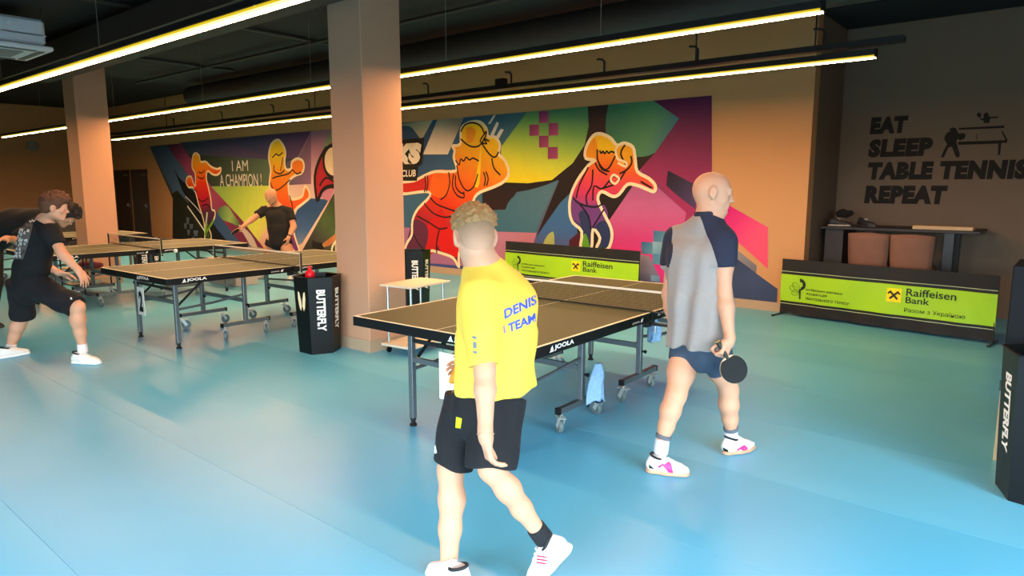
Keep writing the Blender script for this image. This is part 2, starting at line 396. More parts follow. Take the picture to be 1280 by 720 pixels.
class Paint:
    def __init__(s): s.V = []; s.F = []; s.K = []
    def wall(s, W, colr, grid=.25):
        LAY[0] += 1; yy = WY-.002-LAY[0]*.00008
        bm = bmesh.new(); vs_ = []
        for q in W: vs_.append(bm.verts.new((q[0], yy, min(max(q[1], .12), 2.838))))
        try: bm.faces.new(vs_)
        except Exception: bm.free(); return s
        bmesh.ops.remove_doubles(bm, verts=bm.verts, dist=.0005)
        bmesh.ops.triangulate(bm, faces=bm.faces)
        if not isinstance(colr, str):
            X = [v.co.x for v in bm.verts]; Z = [v.co.z for v in bm.verts]
            for ax, lo, hi in ((0, min(X), max(X)), (2, min(Z), max(Z))):
                st = max(grid, (hi-lo)/30); q = lo+st
                while q < hi:
                    n = (1, 0, 0) if ax == 0 else (0, 0, 1); c = (q, 0, 0) if ax == 0 else (0, 0, q)
                    bmesh.ops.bisect_plane(bm, geom=bm.verts[:]+bm.edges[:]+bm.faces[:], plane_co=c, plane_no=n, dist=1e-5)
                    q += st
        bm.verts.index_update(); n0 = len(s.V)
        P = np.array([v.co[:] for v in bm.verts])
        s.V += [tuple(p) for p in P]; s.K += list(mcol(colr, P))
        for f in bm.faces:
            ix = [v.index+n0 for v in f.verts]
            if f.normal.y > 0: ix.reverse()
            s.F.append(tuple(ix))
        bm.free(); return s
    def poly(s, pts, colr, sm=False, grid=.25):
        if sm: pts = cr(pts, 4)
        return s.wall([onY(*p, WY)[[0, 2]] for p in pts], colr, grid)
    def outline(s, pts, wd, colr):
        """closed ribbon round a pixel polygon"""
        return s.stroke(list(pts)+[pts[0]], wd, colr)
    def stroke(s, pts, wd, colr='120c10', sm=True):
        if sm and len(pts) > 2: pts = cr(pts, 3, False)
        W = [onY(*p, WY)[[0, 2]] for p in pts]; L = []; R = []
        for i, q in enumerate(W):
            d = W[min(i+1, len(W)-1)]-W[max(i-1, 0)]; l = np.linalg.norm(d)
            if l < 1e-6: continue
            nrm = np.array([-d[1], d[0]])/l*wd/2; L.append(q+nrm); R.append(q-nrm)
        LAY[0] += 1; yy = WY-.002-LAY[0]*.00008; n0 = len(s.V)
        for q in L+R: s.V.append((q[0], yy, min(max(q[1], .12), 2.838)))
        s.K += [lin(colr)]*(len(L)*2); k = len(L)
        for i in range(k-1): s.F.append((n0+i, n0+k+i, n0+k+i+1, n0+i+1))
        return s
    def build(s, name, label=None, parent=None):
        o = mk(name, s.V, s.F, m_mural, parent or mural, world=True)
        ca = o.data.color_attributes.new('Col', 'FLOAT_COLOR', 'POINT')
        K = np.ones((len(s.V), 4), np.float32); K[:, :3] = np.array(s.K); ca.data.foreach_set('color', K.ravel())
        # face the room
        for p in o.data.polygons: pass
        bm = bmesh.new(); bm.from_mesh(o.data)
        for f in bm.faces:
            if f.normal.y > 0: f.normal_flip()
        bm.to_mesh(o.data); bm.free()
        if label: o['label'] = label
        return o
def Z(pts, s, ox, oy): return [(x/s+ox, y/s+oy) for x, y in pts]
B = Paint()
B.poly([(412, 149.5), (506, 149), (506, 384), (412, 360)], ((415, 170), (500, 330), ['8a7088', '34506c', '2f5068', '9c6890']))
B.poly([(420, 165), (452, 190), (470, 240), (440, 330), (420, 300)], '50683c', True)
# left half
B.poly([(187, 183), (420, 149), (420, 345), (219, 345), (216, 248)], '35404a')
B.poly([(225, 178), (389, 155), (389, 168), (350, 206), (233, 193)], ((230, 180), (385, 190), ['3a4a60', '4c4468', '5a3458']))
B.poly([(330, 165), (392, 155), (389, 168), (373, 197), (340, 200), (285, 176)], ((320, 180), (390, 170), ['3f4468', '63406c']))
B.poly([(215, 232), (345, 232), (352, 250), (352, 345), (318, 318), (262, 233), (240, 252), (216, 252)], ((280, 235), (330, 330), ['8fb050', 'b4cc50', 'd8dc58', 'd8b090']))
B.poly([(389, 164), (420, 160), (424, 345), (318, 345), (320, 318), (347, 262), (345, 232), (352, 206), (373, 196)], ((372, 170), (350, 320), ['b07a94', 'd8a8a8', 'ecd0b8', 'e4c0a8', 'dca898']))
B.poly([(350, 206), (373, 197), (389, 166), (389, 230), (345, 232)], ((350, 206), (389, 210), ['4c5660', '886080']))
B.poly([(233, 193), (333, 199), (345, 202), (345, 232), (264, 233)], ((240, 200), (340, 225), ['26302c', '3c4c3c', '587058']))
B.poly([(187, 183), (209, 182), (240, 225), (300, 303), (330, 345), (285, 345), (262, 300), (216, 240)], ((195, 185), (300, 320), ['3c5878', '4a6a90', '34507c', '3c5c88']))
B.poly([(209, 182), (225, 179), (264, 233), (300, 272), (330, 310), (352, 345), (330, 345), (300, 303), (240, 225)], ((215, 182), (320, 320), ['6c3050', '9c4870', 'a04468', '7c2c50', '6c2448']))
B.poly([(217, 210), (224, 222), (246, 243), (262, 272), (285, 320), (272, 312), (240, 260), (228, 238)], '14161c')
B.poly([(214, 242), (222, 238), (232, 250), (258, 276), (280, 330), (219, 330), (216, 249)], '23281f')
B.poly([(232, 247), (262, 275), (290, 345), (270, 345)], '14161c')
B.poly([(272, 263), (283, 257), (292, 268), (303, 285), (290, 279), (278, 274)], ((274, 260), (302, 284), ['4c7850', '98b868', '304c34']), True)
B.poly([(299, 283), (303, 283), (318, 300), (333, 345), (326, 345), (312, 306)], 'c8b8b0', True)
B.poly([(409, 249), (389, 248), (372, 262), (362, 285), (355, 345), (362, 345), (378, 304), (410, 252)], ((372, 262), (372, 320), ['2c5080', '4a6ca0', 'a0a8b8']), False)
B.poly([(420, 237), (420, 345), (362, 345), (378, 313)], ((418, 250), (385, 320), ['34442c', '50683c', '44403c', '302c28']))
B.poly([(404, 183), (412, 166), (420, 165), (420, 200), (406, 198)], '8a9478', True)
B.poly([(400, 246), (404, 238), (420, 230), (412, 252)], 'c88098')
# right half
B.poly([(500, 150), (890, 118), (890, 235), (912, 256), (912, 335), (917, 345), (917, 384), (500, 384)], ((560, 180), (880, 330), ['34607c', '3f6c84', '6c3460', 'a03468']))
B.poly([(500, 150), (662, 138), (600, 215), (500, 240)], ((520, 150), (600, 230), ['2c4c70', '2f5880', '406c80']))
B.poly([(500, 155), (541, 150), (529, 172), (522, 178), (500, 172)], ((505, 155), (535, 170), ['8a8c80', 'c8b898']))
B.poly([(500, 160), (512, 158), (520, 166), (524, 176), (500, 180)], '2c4c6c', True)
B.poly([(547, 149), (580, 146), (560, 193), (529, 193)], ((560, 147), (545, 193), ['988c80', 'dcc4ac', 'f0dcc4']))
for a in (((617, 144), (620, 144), (613, 155), (610, 155)), ((621, 152), (624, 154), (617, 170), (613, 169)), ((626, 161), (630, 162), (624, 173), (620, 171))): B.poly(a, 'e0dcd8')
B.poly([(659, 138), (737, 132), (738, 147), (738, 160), (735.5, 172), (731, 182), (724.5, 194), (716, 205), (707.5, 215), (698, 222), (689, 226.5), (679, 229), (624, 229), (627, 183)], ((690, 135), (672, 230), ['4c8464', '74a85c', 'a8c850', 'd8dc40', 'f0d818']))
B.poly([(603, 227), (660, 229), (690, 225), (716, 204), (731, 181), (736, 158), (735, 132), (762, 130), (757, 165), (766, 188), (796, 197), (825, 186), (795, 235), (768, 270), (745, 345), (690, 345), (671, 294), (699, 226), (670, 236), (646, 240), (632, 262), (603, 263)], ((740, 140), (700, 310), ['3c2828', '241a1c', '1c1418', '30141c']))
B.poly([(603, 263), (632, 262), (635, 254), (640, 247.5), (646, 243), (653, 240), (663, 237), (674, 234), (686, 230), (698, 225), (690, 244), (674, 278), (670, 292), (603, 290)], ((670, 230), (620, 290), ['4c7488', '3f6c80', '346478']))
B.poly([(500, 284), (604, 289), (671, 291), (664, 315), (652, 384), (500, 384)], ((540, 290), (640, 330), ['9c6890', 'a86c94', 'b4788c']))
B.poly([(500, 326), (575, 332), (610, 336), (610, 344), (575, 340), (500, 333)], '3c4c90')
B.poly([(714, 240), (700, 254), (672, 294), (655, 345), (715, 345), (722, 290)], ((700, 250), (700, 320), ['3c6c98', '346498', '585c88']))
B.poly([(708, 345), (712, 300), (724, 290), (745, 345)], '4c1828')
B.poly([(668, 345), (679, 305), (688, 291), (693, 296), (690, 345)], 'a8b468', True)
B.poly([(603, 290), (604, 262), (612, 262), (612, 290)], '34506c')
B.poly([(761, 130), (817, 124), (849, 148), (839, 167), (819, 191), (811, 194.5), (803, 196), (793, 196), (783, 194), (772, 188), (764, 181), (759, 171), (757, 160), (758, 145)], ((775, 135), (845, 160), ['40785c', '4c8860', '548c68', '3c7484']))
B.poly([(817, 124), (890, 118), (890, 345), (850, 262), (835, 240), (800, 212), (819, 191), (849, 148)], ((870, 122), (840, 260), ['541c48', '702850', '902c5c', 'a02c60']))
B.poly([(792, 231), (800, 212), (819, 231), (858, 266), (840, 384), (742, 384), (745, 320), (762, 275)], ((800, 225), (800, 330), ['a85484', 'bc6090', 'c43c78', 'd83080']))
B.poly([(835, 213), (870, 231), (870, 262), (850, 247), (833, 232)], ((836, 215), (870, 250), ['241c2c', '342c48', '503c64']))
B.poly([(800, 318), (812, 320), (824, 345), (828, 384), (796, 384)], ((800, 320), (820, 360), ['8c8494', '706c80']))
B.poly([(880, 250), (912, 257), (960, 284), (960, 336), (922, 302), (880, 290)], ((896, 265), (960, 320), ['c8107c', 'dc2c78', 'e85078', 'e85070']))
B.poly([(900, 292), (920, 311), (946, 332), (945, 345), (921, 322), (900, 310)], ((905, 300), (945, 340), ['6c7080', '8c8488', '6c6c78']))
B.poly([(880, 300), (916, 319), (946, 342), (972, 361), (971, 381), (880, 376)], ((920, 325), (950, 378), ['34405c', '3c4c70', '38486c']))
B.build('painted_background')
SQ = [0]
def square(P, col):
    SQ[0] += 1; Paint().poly(P, col).build('painted_square')
for a, b, c, d in ((674, 139, 686, 154), (662, 156, 674, 170), (686, 154, 698, 169.6), (674, 170, 686, 184.6), (685, 184, 697.6, 199)):
    square([(a, b), (c, b-.5), (c, d-.5), (a, d)], ((a, b), (c, d), ['8c3468', '9c4070', 'b45080']))
for a, b, c, d, cc in ((817, 288, 832, 302, '34688c'), (802, 302, 816, 317, '2c6488'), (816, 302, 830, 317, '8cb0bc'), (816, 317, 829, 330, '4c84a0'), (814, 344, 825, 351, '90a8b8')):
    square([(a, b), (c, b+1), (c, d+1), (a, d)], ((a, b), (c, d), [cc, '5c8ca0']))
for a, b, c, d in ((233, 272, 237, 280), (230, 279, 234, 286), (237, 280, 242, 286), (234, 287, 238, 294), (242, 288, 248, 295), (240, 296, 244, 302)):
    square([(a, b), (c, b), (c-1, d), (a+1, d)], '5c6c80')
# painted players
def figure(outline, grad, label, strokes, wd, blobs=(), sm=True, holes=()):
    f = Paint(); c = np.mean(np.array(outline), 0)
    f.poly(outline, grad, sm, .12)
    for pts, col in blobs: f.poly(pts, col, True, .12)
    o2 = cr(outline, 3) if sm else outline
    f.stroke(list(o2)+[o2[0]], wd*1.8, 'f4e0b8', False)
    for st in strokes: f.stroke(st, wd)
    for st in holes: f.stroke(st, wd*1.3, 'f4e0b8')
    return f.build('painted_player', label)
q = lambda P: Z(P, 5.14, 180, 170)
figure(q([(310, 200), (315, 130), (335, 110), (358, 128), (365, 165), (400, 165), (430, 195), (470, 212), (495, 205), (492, 232), (470, 250), (440, 245), (410, 225), (402, 270), (415, 330), (430, 400), (437, 470), (455, 480), (458, 510), (440, 560), (420, 590), (432, 630), (430, 665), (395, 665), (392, 610), (384, 540), (350, 430), (335, 370), (315, 330), (290, 330), (272, 300), (280, 265), (305, 262), (318, 300), (332, 320), (330, 240)]),
       ((245, 192), (262, 300), ['f0b020', 'f08c18', 'e83c14', 'c81c2c', '5c2848', '3c2c48', '3c5c20']), 'painted red and orange player with raised arm, at the left end',
       [q([(350, 230), (372, 238), (392, 220)]), q([(345, 262), (375, 275), (390, 262)]), q([(345, 400), (380, 420), (415, 395)]), q([(375, 450), (405, 440), (430, 465)]), q([(320, 340), (345, 360)])], .03)
f = Paint()
f.stroke(q([(280, 450), (330, 520), (390, 610), (400, 640)]), .05, 'e0e4d8'); f.stroke(q([(268, 388), (330, 450), (378, 510)]), .04, 'c8ccd0')
f.stroke(q([(408, 490), (400, 560), (390, 600)]), .07, 'c8dcc0'); f.stroke(q([(450, 540), (425, 580), (400, 620)]), .07, '6cac30')
f.stroke(q([(405, 560), (395, 640)]), .09, '7cac28'); f.build('painted_stems', 'thin painted pale green stems')
q = lambda P: Z(P, 4.236, 290, 150)
figure(q([(207, 262), (196, 200), (202, 150), (215, 122), (245, 105), (270, 130), (285, 170), (280, 225), (290, 262), (315, 258), (318, 225), (345, 205), (375, 215), (383, 250), (370, 280), (340, 292), (312, 312), (300, 335), (305, 400), (320, 420), (370, 407), (382, 372), (390, 350), (410, 378), (410, 412), (380, 440), (335, 478), (320, 540), (335, 620), (360, 700), (335, 700), (290, 640), (230, 660), (210, 690), (205, 560), (212, 400), (200, 350), (203, 300)]),
       ((345, 178), (350, 320), ['f4d828', 'f0c020', 'f08810', 'ec6c10', 'e84c24', 'a83050', '7c3480', '5c3488']), 'painted orange player holding a bat in front, in the left half',
       [q([(215, 200), (235, 180), (250, 188), (270, 172)]), q([(225, 240), (225, 270), (255, 285), (280, 265)]), q([(205, 330), (225, 372), (260, 360), (310, 315)]), q([(215, 310), (240, 300), (300, 285), (320, 262)]), q([(305, 400), (318, 440), (322, 470)]), q([(320, 262), (345, 285), (370, 275)]), q([(270, 200), (265, 240), (258, 270)])], .034,
       [(q([(318, 232), (345, 207), (378, 222), (380, 258), (352, 282), (325, 262)]), 'f07c14'), (q([(215, 150), (245, 112), (275, 150), (278, 200), (240, 190), (210, 210)]), 'f4cc18')])
f = Paint()
f.poly([(409, 184), (401, 197), (395, 214), (394, 230), (397, 251), (402, 240), (409, 234), (421, 232), (421, 180)], 'b01828', True)
f.poly([(405, 203), (407, 190), (412, 183), (421, 183), (421, 222), (412, 221), (407, 214)], 'f0d8b0', True)
f.stroke([(409, 184), (401, 197), (395, 214), (394, 230), (397, 251), (402, 240), (409, 234), (421, 232)], .09)
f.stroke([(421, 182), (412, 183), (406, 192), (405, 204), (408, 215), (414, 221), (421, 222)], .08)
f.stroke([(400, 232), (408, 222), (419, 228)], .05)
f.build('painted_mascot_shape', 'painted dark red shape with a cream disc, beside the near column')
f = Paint(); f.poly([(391, 300), (396, 303), (405, 304), (404, 312), (392, 313)], '1c1814', True)
f.poly([(403, 305), (420, 292), (421, 300), (412, 307), (405, 309)], ((404, 306), (420, 297), ['b88858', 'c87040', 'd09058']))
f.stroke([(421, 301), (416, 308), (415, 316)], .06, 'f4e8c0'); f.build('painted_arm', 'painted arm with a dark ball beside the near column')
q = lambda P: Z(P, 3.43, 500, 130)
figure(q([(0, 340), (60, 330), (105, 308), (150, 290), (205, 290), (245, 282), (232, 230), (236, 200), (226, 180), (248, 178), (262, 165), (262, 120), (272, 95), (305, 78), (345, 78), (372, 105), (380, 140), (410, 142), (430, 175), (425, 215), (450, 240), (468, 290), (450, 330), (405, 355), (370, 368), (335, 385), (315, 420), (300, 520), (255, 640), (255, 700), (230, 660), (180, 640), (125, 630), (95, 675), (40, 700), (20, 650), (30, 600), (52, 560), (55, 500), (78, 450), (130, 395), (110, 375), (0, 385)]),
       ((592, 160), (548, 330), ['f4c814', 'f0a814', 'ee7c14', 'ea5414', 'd83414', 'b41c24', '742038', '502038']), 'large painted orange and red player reaching a bat up, right of the near column',
       [q([(240, 240), (255, 262), (262, 236), (275, 245), (285, 228), (300, 240), (315, 232), (340, 245)]), q([(245, 262), (255, 320), (275, 360), (295, 372), (320, 350), (335, 300)]), q([(232, 300), (226, 350), (245, 390), (275, 402), (275, 375)]), q([(240, 305), (240, 350), (255, 375), (275, 385)]), q([(210, 292), (215, 340), (200, 390), (175, 410)]), q([(118, 305), (122, 340), (115, 375)]), q([(108, 308), (112, 345), (106, 378)]), q([(360, 292), (368, 320), (362, 352)]), q([(370, 290), (380, 320), (372, 352)]), q([(395, 232), (405, 275), (432, 305)]), q([(130, 400), (160, 430), (210, 450), (240, 460)]), q([(105, 425), (140, 465), (190, 485), (230, 480)]), q([(75, 480), (130, 510), (170, 535), (205, 530)]), q([(170, 540), (158, 600), (160, 640)]), q([(60, 560), (90, 610), (125, 632)]), q([(262, 150), (300, 180), (340, 180), (368, 140), (372, 115)]), q([(262, 120), (278, 92), (310, 80), (345, 92), (365, 130)]), q([(372, 118), (345, 160), (375, 170), (360, 148), (385, 160)]), q([(350, 165), (385, 215), (410, 228), (425, 205)])], .03,
       [(q([(20, 340), (70, 330), (110, 315), (108, 375), (20, 385)]), 'c8201c'), (q([(130, 505), (180, 450), (200, 520), (170, 600), (120, 650), (90, 580)]), 'c41418'), (q([(180, 540), (260, 520), (250, 650), (210, 640), (170, 620)]), 'd01414'), (q([(60, 500), (120, 530), (110, 620), (60, 680), (25, 640)]), '5c2440'), (q([(150, 290), (215, 290), (225, 350), (190, 400), (130, 380)]), 'ec6410'), (q([(290, 100), (325, 110), (315, 160), (290, 165), (285, 130)]), 'ee9420'), (q([(335, 270), (350, 180), (342, 340), (322, 350)]), 'f4d020')])
q = lambda P: Z(P, 3.6, 700, 120)
figure(q([(115, 275), (120, 230), (150, 180), (185, 170), (230, 190), (258, 222), (290, 212), (330, 230), (340, 280), (350, 340), (400, 370), (430, 402), (425, 430), (390, 418), (350, 402), (305, 398), (270, 440), (240, 452), (190, 430), (172, 465), (200, 530), (230, 590), (235, 640), (215, 690), (165, 690), (182, 640), (150, 600), (142, 690), (95, 690), (100, 610), (60, 570), (45, 520), (50, 450), (80, 380), (130, 312), (160, 290), (135, 285)]),
       ((752, 172), (735, 310), ['f4c020', 'f09018', 'ee6418', 'e04450', 'd03464', '904080', '4c3c6c', '24345c', '2c4440']), 'painted girl player in pink and orange leaning forward, right half',
       [q([(180, 245), (188, 258), (195, 248), (203, 260), (212, 248), (222, 258), (232, 250), (255, 258)]), q([(170, 240), (172, 290), (200, 330), (225, 320), (250, 270)]), q([(160, 300), (180, 335), (215, 355)]), q([(172, 290), (190, 330), (225, 340)]), q([(150, 330), (145, 400), (120, 450), (125, 490)]), q([(60, 455), (90, 485), (160, 500), (200, 480)]), q([(225, 380), (190, 418), (155, 405), (150, 470)]), q([(300, 330), (260, 390), (195, 415)]), q([(240, 360), (225, 385), (250, 395), (265, 370), (240, 360)]), q([(90, 485), (130, 540), (140, 600)]), q([(200, 510), (150, 590)]), q([(320, 270), (325, 300), (305, 330), (270, 350)]), q([(295, 220), (275, 260), (300, 310)]), q([(365, 385), (400, 405), (415, 415)]), q([(130, 320), (90, 400), (75, 460)])], .028,
       [(q([(260, 240), (290, 215), (322, 235), (320, 290), (295, 312), (265, 285)]), 'f0a818'), (q([(180, 195), (225, 195), (250, 235), (245, 255), (180, 250), (172, 220)]), 'f4c418'), (q([(120, 270), (130, 225), (158, 190), (168, 260), (150, 285)]), 'f09418'), (q([(60, 460), (120, 490), (200, 490), (215, 560), (150, 590), (70, 560), (52, 520)]), '6c3c80'), (q([(85, 530), (120, 520), (145, 600), (140, 680), (100, 680), (104, 610)]), '28345c'), (q([(160, 590), (200, 560), (228, 610), (225, 660), (190, 685), (185, 640)]), '24345c'), (q([(100, 640), (118, 620), (134, 680), (100, 685)]), '5c9c24')],
       holes=[q([(262, 285), (252, 245), (270, 218), (292, 212)]), q([(262, 285), (300, 300), (296, 318), (262, 300)]), q([(232, 365), (245, 355), (268, 372), (250, 395), (232, 382), (232, 365)])])
# painted lettering
mw = mat('mural_chalk_white', 'dcd8c8', .7); mc_ = mat('mural_cream', 'f0e0c8', .7); mb_ = mat('mural_black', '141012', .7)
def wtext(s, x0, yb, x1, yt, m, par, dz, bold=0, shear=0, thick=0, yb1=None, Y=WY, yt0=None, spacing=1.0):
    o = onY(x0, yb, Y); e = onY(x1, yb if yb1 is None else yb1, Y); t = onY(x0, yt, Y)
    o[1] = t[1] = e[1] = Y-dz
    ex = e-o; ex[2] = 0; ey = np.array([0, 0, t[2]-o[2]])
    return text(s, o, ex, ey, m, par, bold=bold, shear=shear, thick=thick, spacing=spacing)
wtext('I AM', 291, 214, 311, 201, mw, mural, .014)
wtext('A CHAMPION !', 276, 233, 328, 218, mw, mural, .014)
f = Paint(); f.poly([(500, 175), (531, 172), (528, 205), (523, 209), (522, 226), (500, 226)], '141012'); f.build('painted_club_plate', 'black painted plate behind the club name')
wtext('KS', 494, 206, 528, 180, mc_, mural, .016, bold=.09, shear=.2)
wtext('CLUB', 503, 221, 520.5, 212.5, mc_, mural, .016, bold=.02, shear=.15)
# ---------------------------------------------------------------- wall slogan in the recess
slogan = empty('wall_slogan', (-1.5, RY, 1.4), 0, 'black wall lettering EAT SLEEP TABLE TENNIS REPEAT with player pictogram on recess wall', 'wall sign')
mbk = mat('slogan_black', '17130f', .8)
for s, x0, x1, yb, yt, yt1 in (('EAT', 1087, 1134, 168, 147, 0), ('SLEEP', 1085, 1165, 197, 174.5, 0), ('TABLE TENNIS', 1084, 1284, 225, 203, 0), ('REPEAT', 1080, 1183, 254, 232, 0)):
    wtext(s, x0, yb, x1, yt, mbk, slogan, .003, bold=.075, shear=.07, Y=RY, thick=.003, spacing=1.12)
g = G()
def wp(pts, nm='pictogram', Y=RY):
    V = []
    for p in pts:
        q_ = onY(*p, Y); V.append((q_[0], Y-.006, q_[2]))
    V2 = [(a, b+.004, c) for a, b, c in V]; n = len(V)
    return G().add(V+V2, [tuple(range(n)), tuple(range(2*n-1, n-1, -1))]+[(i, (i+1) % n, n+(i+1) % n, n+i) for i in range(n)]).build(nm, mbk, slogan, world=True)
q = lambda P: Z(P, 4.5, 1060, 120)
wp(q([(545, 225), (560, 205), (575, 200), (572, 185), (590, 176), (610, 183), (615, 200), (625, 212), (650, 208), (663, 218), (655, 240), (630, 250), (615, 240), (610, 262), (630, 330), (625, 345), (608, 345), (585, 285), (565, 290), (540, 345), (522, 345), (530, 325), (558, 270), (542, 245)]))
wp(q([(618, 258), (895, 248), (895, 263), (862, 265), (856, 332), (843, 332), (846, 268), (620, 275)]))
wp(q([(622, 180), (880, 166), (878, 180), (626, 190)])); wp(q([(862, 198), (870, 198), (900, 250), (888, 252)]))
wp(q([(722, 210), (725, 210), (727, 250), (723, 250)]))
wp(q([(725, 100), (735, 93), (748, 97), (750, 112), (742, 122), (755, 130), (765, 118), (762, 105), (775, 93), (790, 95), (792, 112), (800, 118), (845, 115), (845, 123), (800, 127), (795, 152), (765, 152), (763, 138), (748, 135), (735, 118), (726, 112)]))
# ---------------------------------------------------------------- table tennis tables
def logo_mark(o, ex, ey, s, parent, m=m_logo):
    """triangle mark followed by the maker's word on a table apron"""
    o, ex, ey = np.array(o, float), np.array(ex, float), np.array(ey, float)
    L = np.linalg.norm(ex); h = np.linalg.norm(ey); u_ = ex/L
    text(s, o+u_*h*1.45, ex-u_*h*1.45, ey, m, parent, world=False, bold=.03)
    tri = [(0, 0), (.55, 0), (.72, .38), (.9, 0), (1.2, 0), (.72, 1.05), (.5, .55), (.62, .3), (.3, .3)]
    mk('maker_mark', [o+u_*h*a+ey*b for a, b in [(0, 0), (.85, 0), (.85, .45), (.45, .3)]]+[o+u_*h*a+ey*b for a, b in [(.3, .35), (.95, .55), (.95, 0), (1.25, 0), (.85, 1.05)]], [(0, 1, 2, 3), (4, 5, 8), (5, 6, 7, 8)], m, parent)
W_, L_ = 1.525, 2.74
def caster(par, x, y, ang, big=1.0):
    """swivel caster: zinc fork, grey tyre wheel"""
    r = .05*big; ca, sa = math.cos(ang), math.sin(ang)
    def T(a, b, c): return (x+a*ca-b*sa, y+a*sa+b*ca, c)
    g = G().tube([T(0, 0, 2*r+.012), T(0, 0, 2*r+.06)], .010, 8)
    g.bar(T(-.028, 0, 2*r+.014), T(.05, 0, 2*r+.014), .04, .006)
    for s in (-1, 1): g.bar(T(-.012, s*.019, 2*r+.012), T(.028, s*.019, r-.006), .005, .03)
    g.bar(T(-.06, 0, 2*r+.022), T(-.02, 0, 2*r+.03), .03, .006)
    f = g.build('caster_fork', m_zinc, par)
    V = []; F = []; n = 18; prof = [(r*.55, -.014), (r*.9, -.016), (r, -.008), (r, .008), (r*.9, .016), (r*.55, .014)]
    def ringw(prof, mm, nm):
        V = []; F = []; m_ = len(prof)
        for rr, hh in prof:
            for k in range(n):
                g_ = 2*PI*k/n; V.append(T(.028+rr*math.cos(g_), hh, r+rr*math.sin(g_)))
        for i in range(m_-1):
            for k in range(n): F.append((i*n+k, i*n+(k+1) % n, (i+1)*n+(k+1) % n, (i+1)*n+k))
        F.append(tuple(range(n-1, -1, -1))); F.append(tuple((m_-1)*n+k for k in range(n)))
        return mk(nm, V, F, mm, par)
    ringw(prof, m_rubber, 'caster_wheel'); ringw([(r*.5, -.012), (r*.5, .012)], m_zinc, 'caster_hub')
def table_half(par, v0, sgn):
    """one half: v runs from the end line (v0) toward the net along sgn"""
    def Y(v): return v0+sgn*v
    def box(g, u0, u1, va, vb, z0, z1): a, b = sorted((Y(va), Y(vb))); return g.box(u0, u1, a, b, z0, z1)
    H = L_/2-.012
    box(G(), .002, W_-.002, .002, H, .738, .7585).build('tabletop', m_top, par)
    g = G(); box(g, 0, W_, 0, .022, .695, .758); box(g, 0, .022, .022, H, .695, .758); box(g, W_-.022, W_, .022, H, .695, .758); box(g, .022, W_-.022, H-.022, H, .70, .75)
    g.build('apron', m_blackp, par, bevel=.003)
    g = G(); z0, z1 = .7585, .7597
    box(g, 0, W_, 0, .02, z0, z1); box(g, 0, .02, .02, H, z0, z1); box(g, W_-.02, W_, .02, H, z0, z1); g.build('edge_line', m_line, par)
    box(G(), W_/2-.0015, W_/2+.0015, .02, H, z0, z1).build('centre_line', m_line, par)
    # end legs
    for i, u in enumerate((.335, 1.205)):
        a, b = sorted((Y(.20), Y(.24)))
        G().bbox(u-.02, u+.02, a, b, .055, .70, .004).build('leg', m_grey, par)
        G().lathe((u, Y(.22), 0), [(.026, 0), (.026, .012), (.016, .02), (.016, .04), (.021, .045), (.021, .058)], 12).build('levelling_foot', m_blackp, par, True)
        # folding brace from leg up to the frame
        G().bar((u, Y(.24), .44), (u, Y(.52), .68), .012, .02).build('brace', m_black, par)
    G().bar((.335, Y(.22), .47), (1.205, Y(.22), .47), .022, .035).build('crossbar', m_grey, par)
    G().bar((.335, Y(.22), .60), (1.205, Y(.22), .60), .018, .025).build('crossbar', m_black, par)
    # under-carriage: posts standing on wheeled bars
    for u in (.30, 1.225):
        a, b = sorted((Y(.93), Y(.97)))
        G().bbox(u-.02, u+.02, a, b, .17, .70, .003).build('carriage_post', m_grey, par)
        G().bar((u, Y(.68), .165), (u, Y(1.22), .165), .038, .038).build('carriage_bar', m_grey, par)
        for v in (.675, 1.225): G().bar((u, Y(v-.008), .165), (u, Y(v+.008), .165), .042, .042).build('bar_cap', m_blackp, par)
        for v in (.71, 1.19): caster(par, u, Y(v), .5+u*1.3+v*.6)
        G().lathe((u+.028, Y(.95), .36), [(.008, 0), (.008, .015), (.014, .016), (.014, .03)], 8, 'x').build('clamp_knob', m_blackp, par)
    G().bar((.30, Y(.95), .40), (1.225, Y(.95), .40), .022, .04).build('crossbar', m_grey, par)
    for u in (.335, 1.205):
        G().tube([(u, Y(.24), .40), (u-.01 if u > .5 else u+.01, Y(.60), .42), (.30 if u < .5 else 1.225, Y(.93), .47)], .013, 8).build('link_rod', m_grey, par, True)
def tennis_table(x, y, rz, label):
    t = empty('table_tennis_table', (x, y, 0), rz, label, 'table', 'table tennis tables in a row')
    table_half(t, 0, 1); table_half(t, L_, -1)
    g = G().box(-.0, .03, L_/2-.06, L_/2+.06, .66, .70).box(W_-.03, W_, L_/2-.06, L_/2+.06, .66, .70); g.build('hinge_plate', m_black, t)
    # side lettering, near ends
    e = .0015
    logo_mark((.88, -e, .710), (.27, 0, 0), (0, 0, .035), 'JOOLA', t)
    logo_mark((W_+e, .14, .710), (0, .25, 0), (0, 0, .035), 'JOOLA', t)
    logo_mark((W_+e, 1.47, .722), (0, .15, 0), (0, 0, .02), 'JOOLA', t)
    text('JUNIOR', (W_+e, 1.10, .712), (0, .10, 0), (0, 0, .014), m_logo, t, world=False, bold=.02)
    mk('maker_mark', [(W_+e, 1.215, .712), (W_+e, 1.24, .712), (W_+e, 1.25, .733), (W_+e, 1.245, .742), (W_+e, 1.235, .73), (W_+e, 1.225, .735)], [(0, 1, 2, 3, 4, 5)], m_logo, t)
    return t
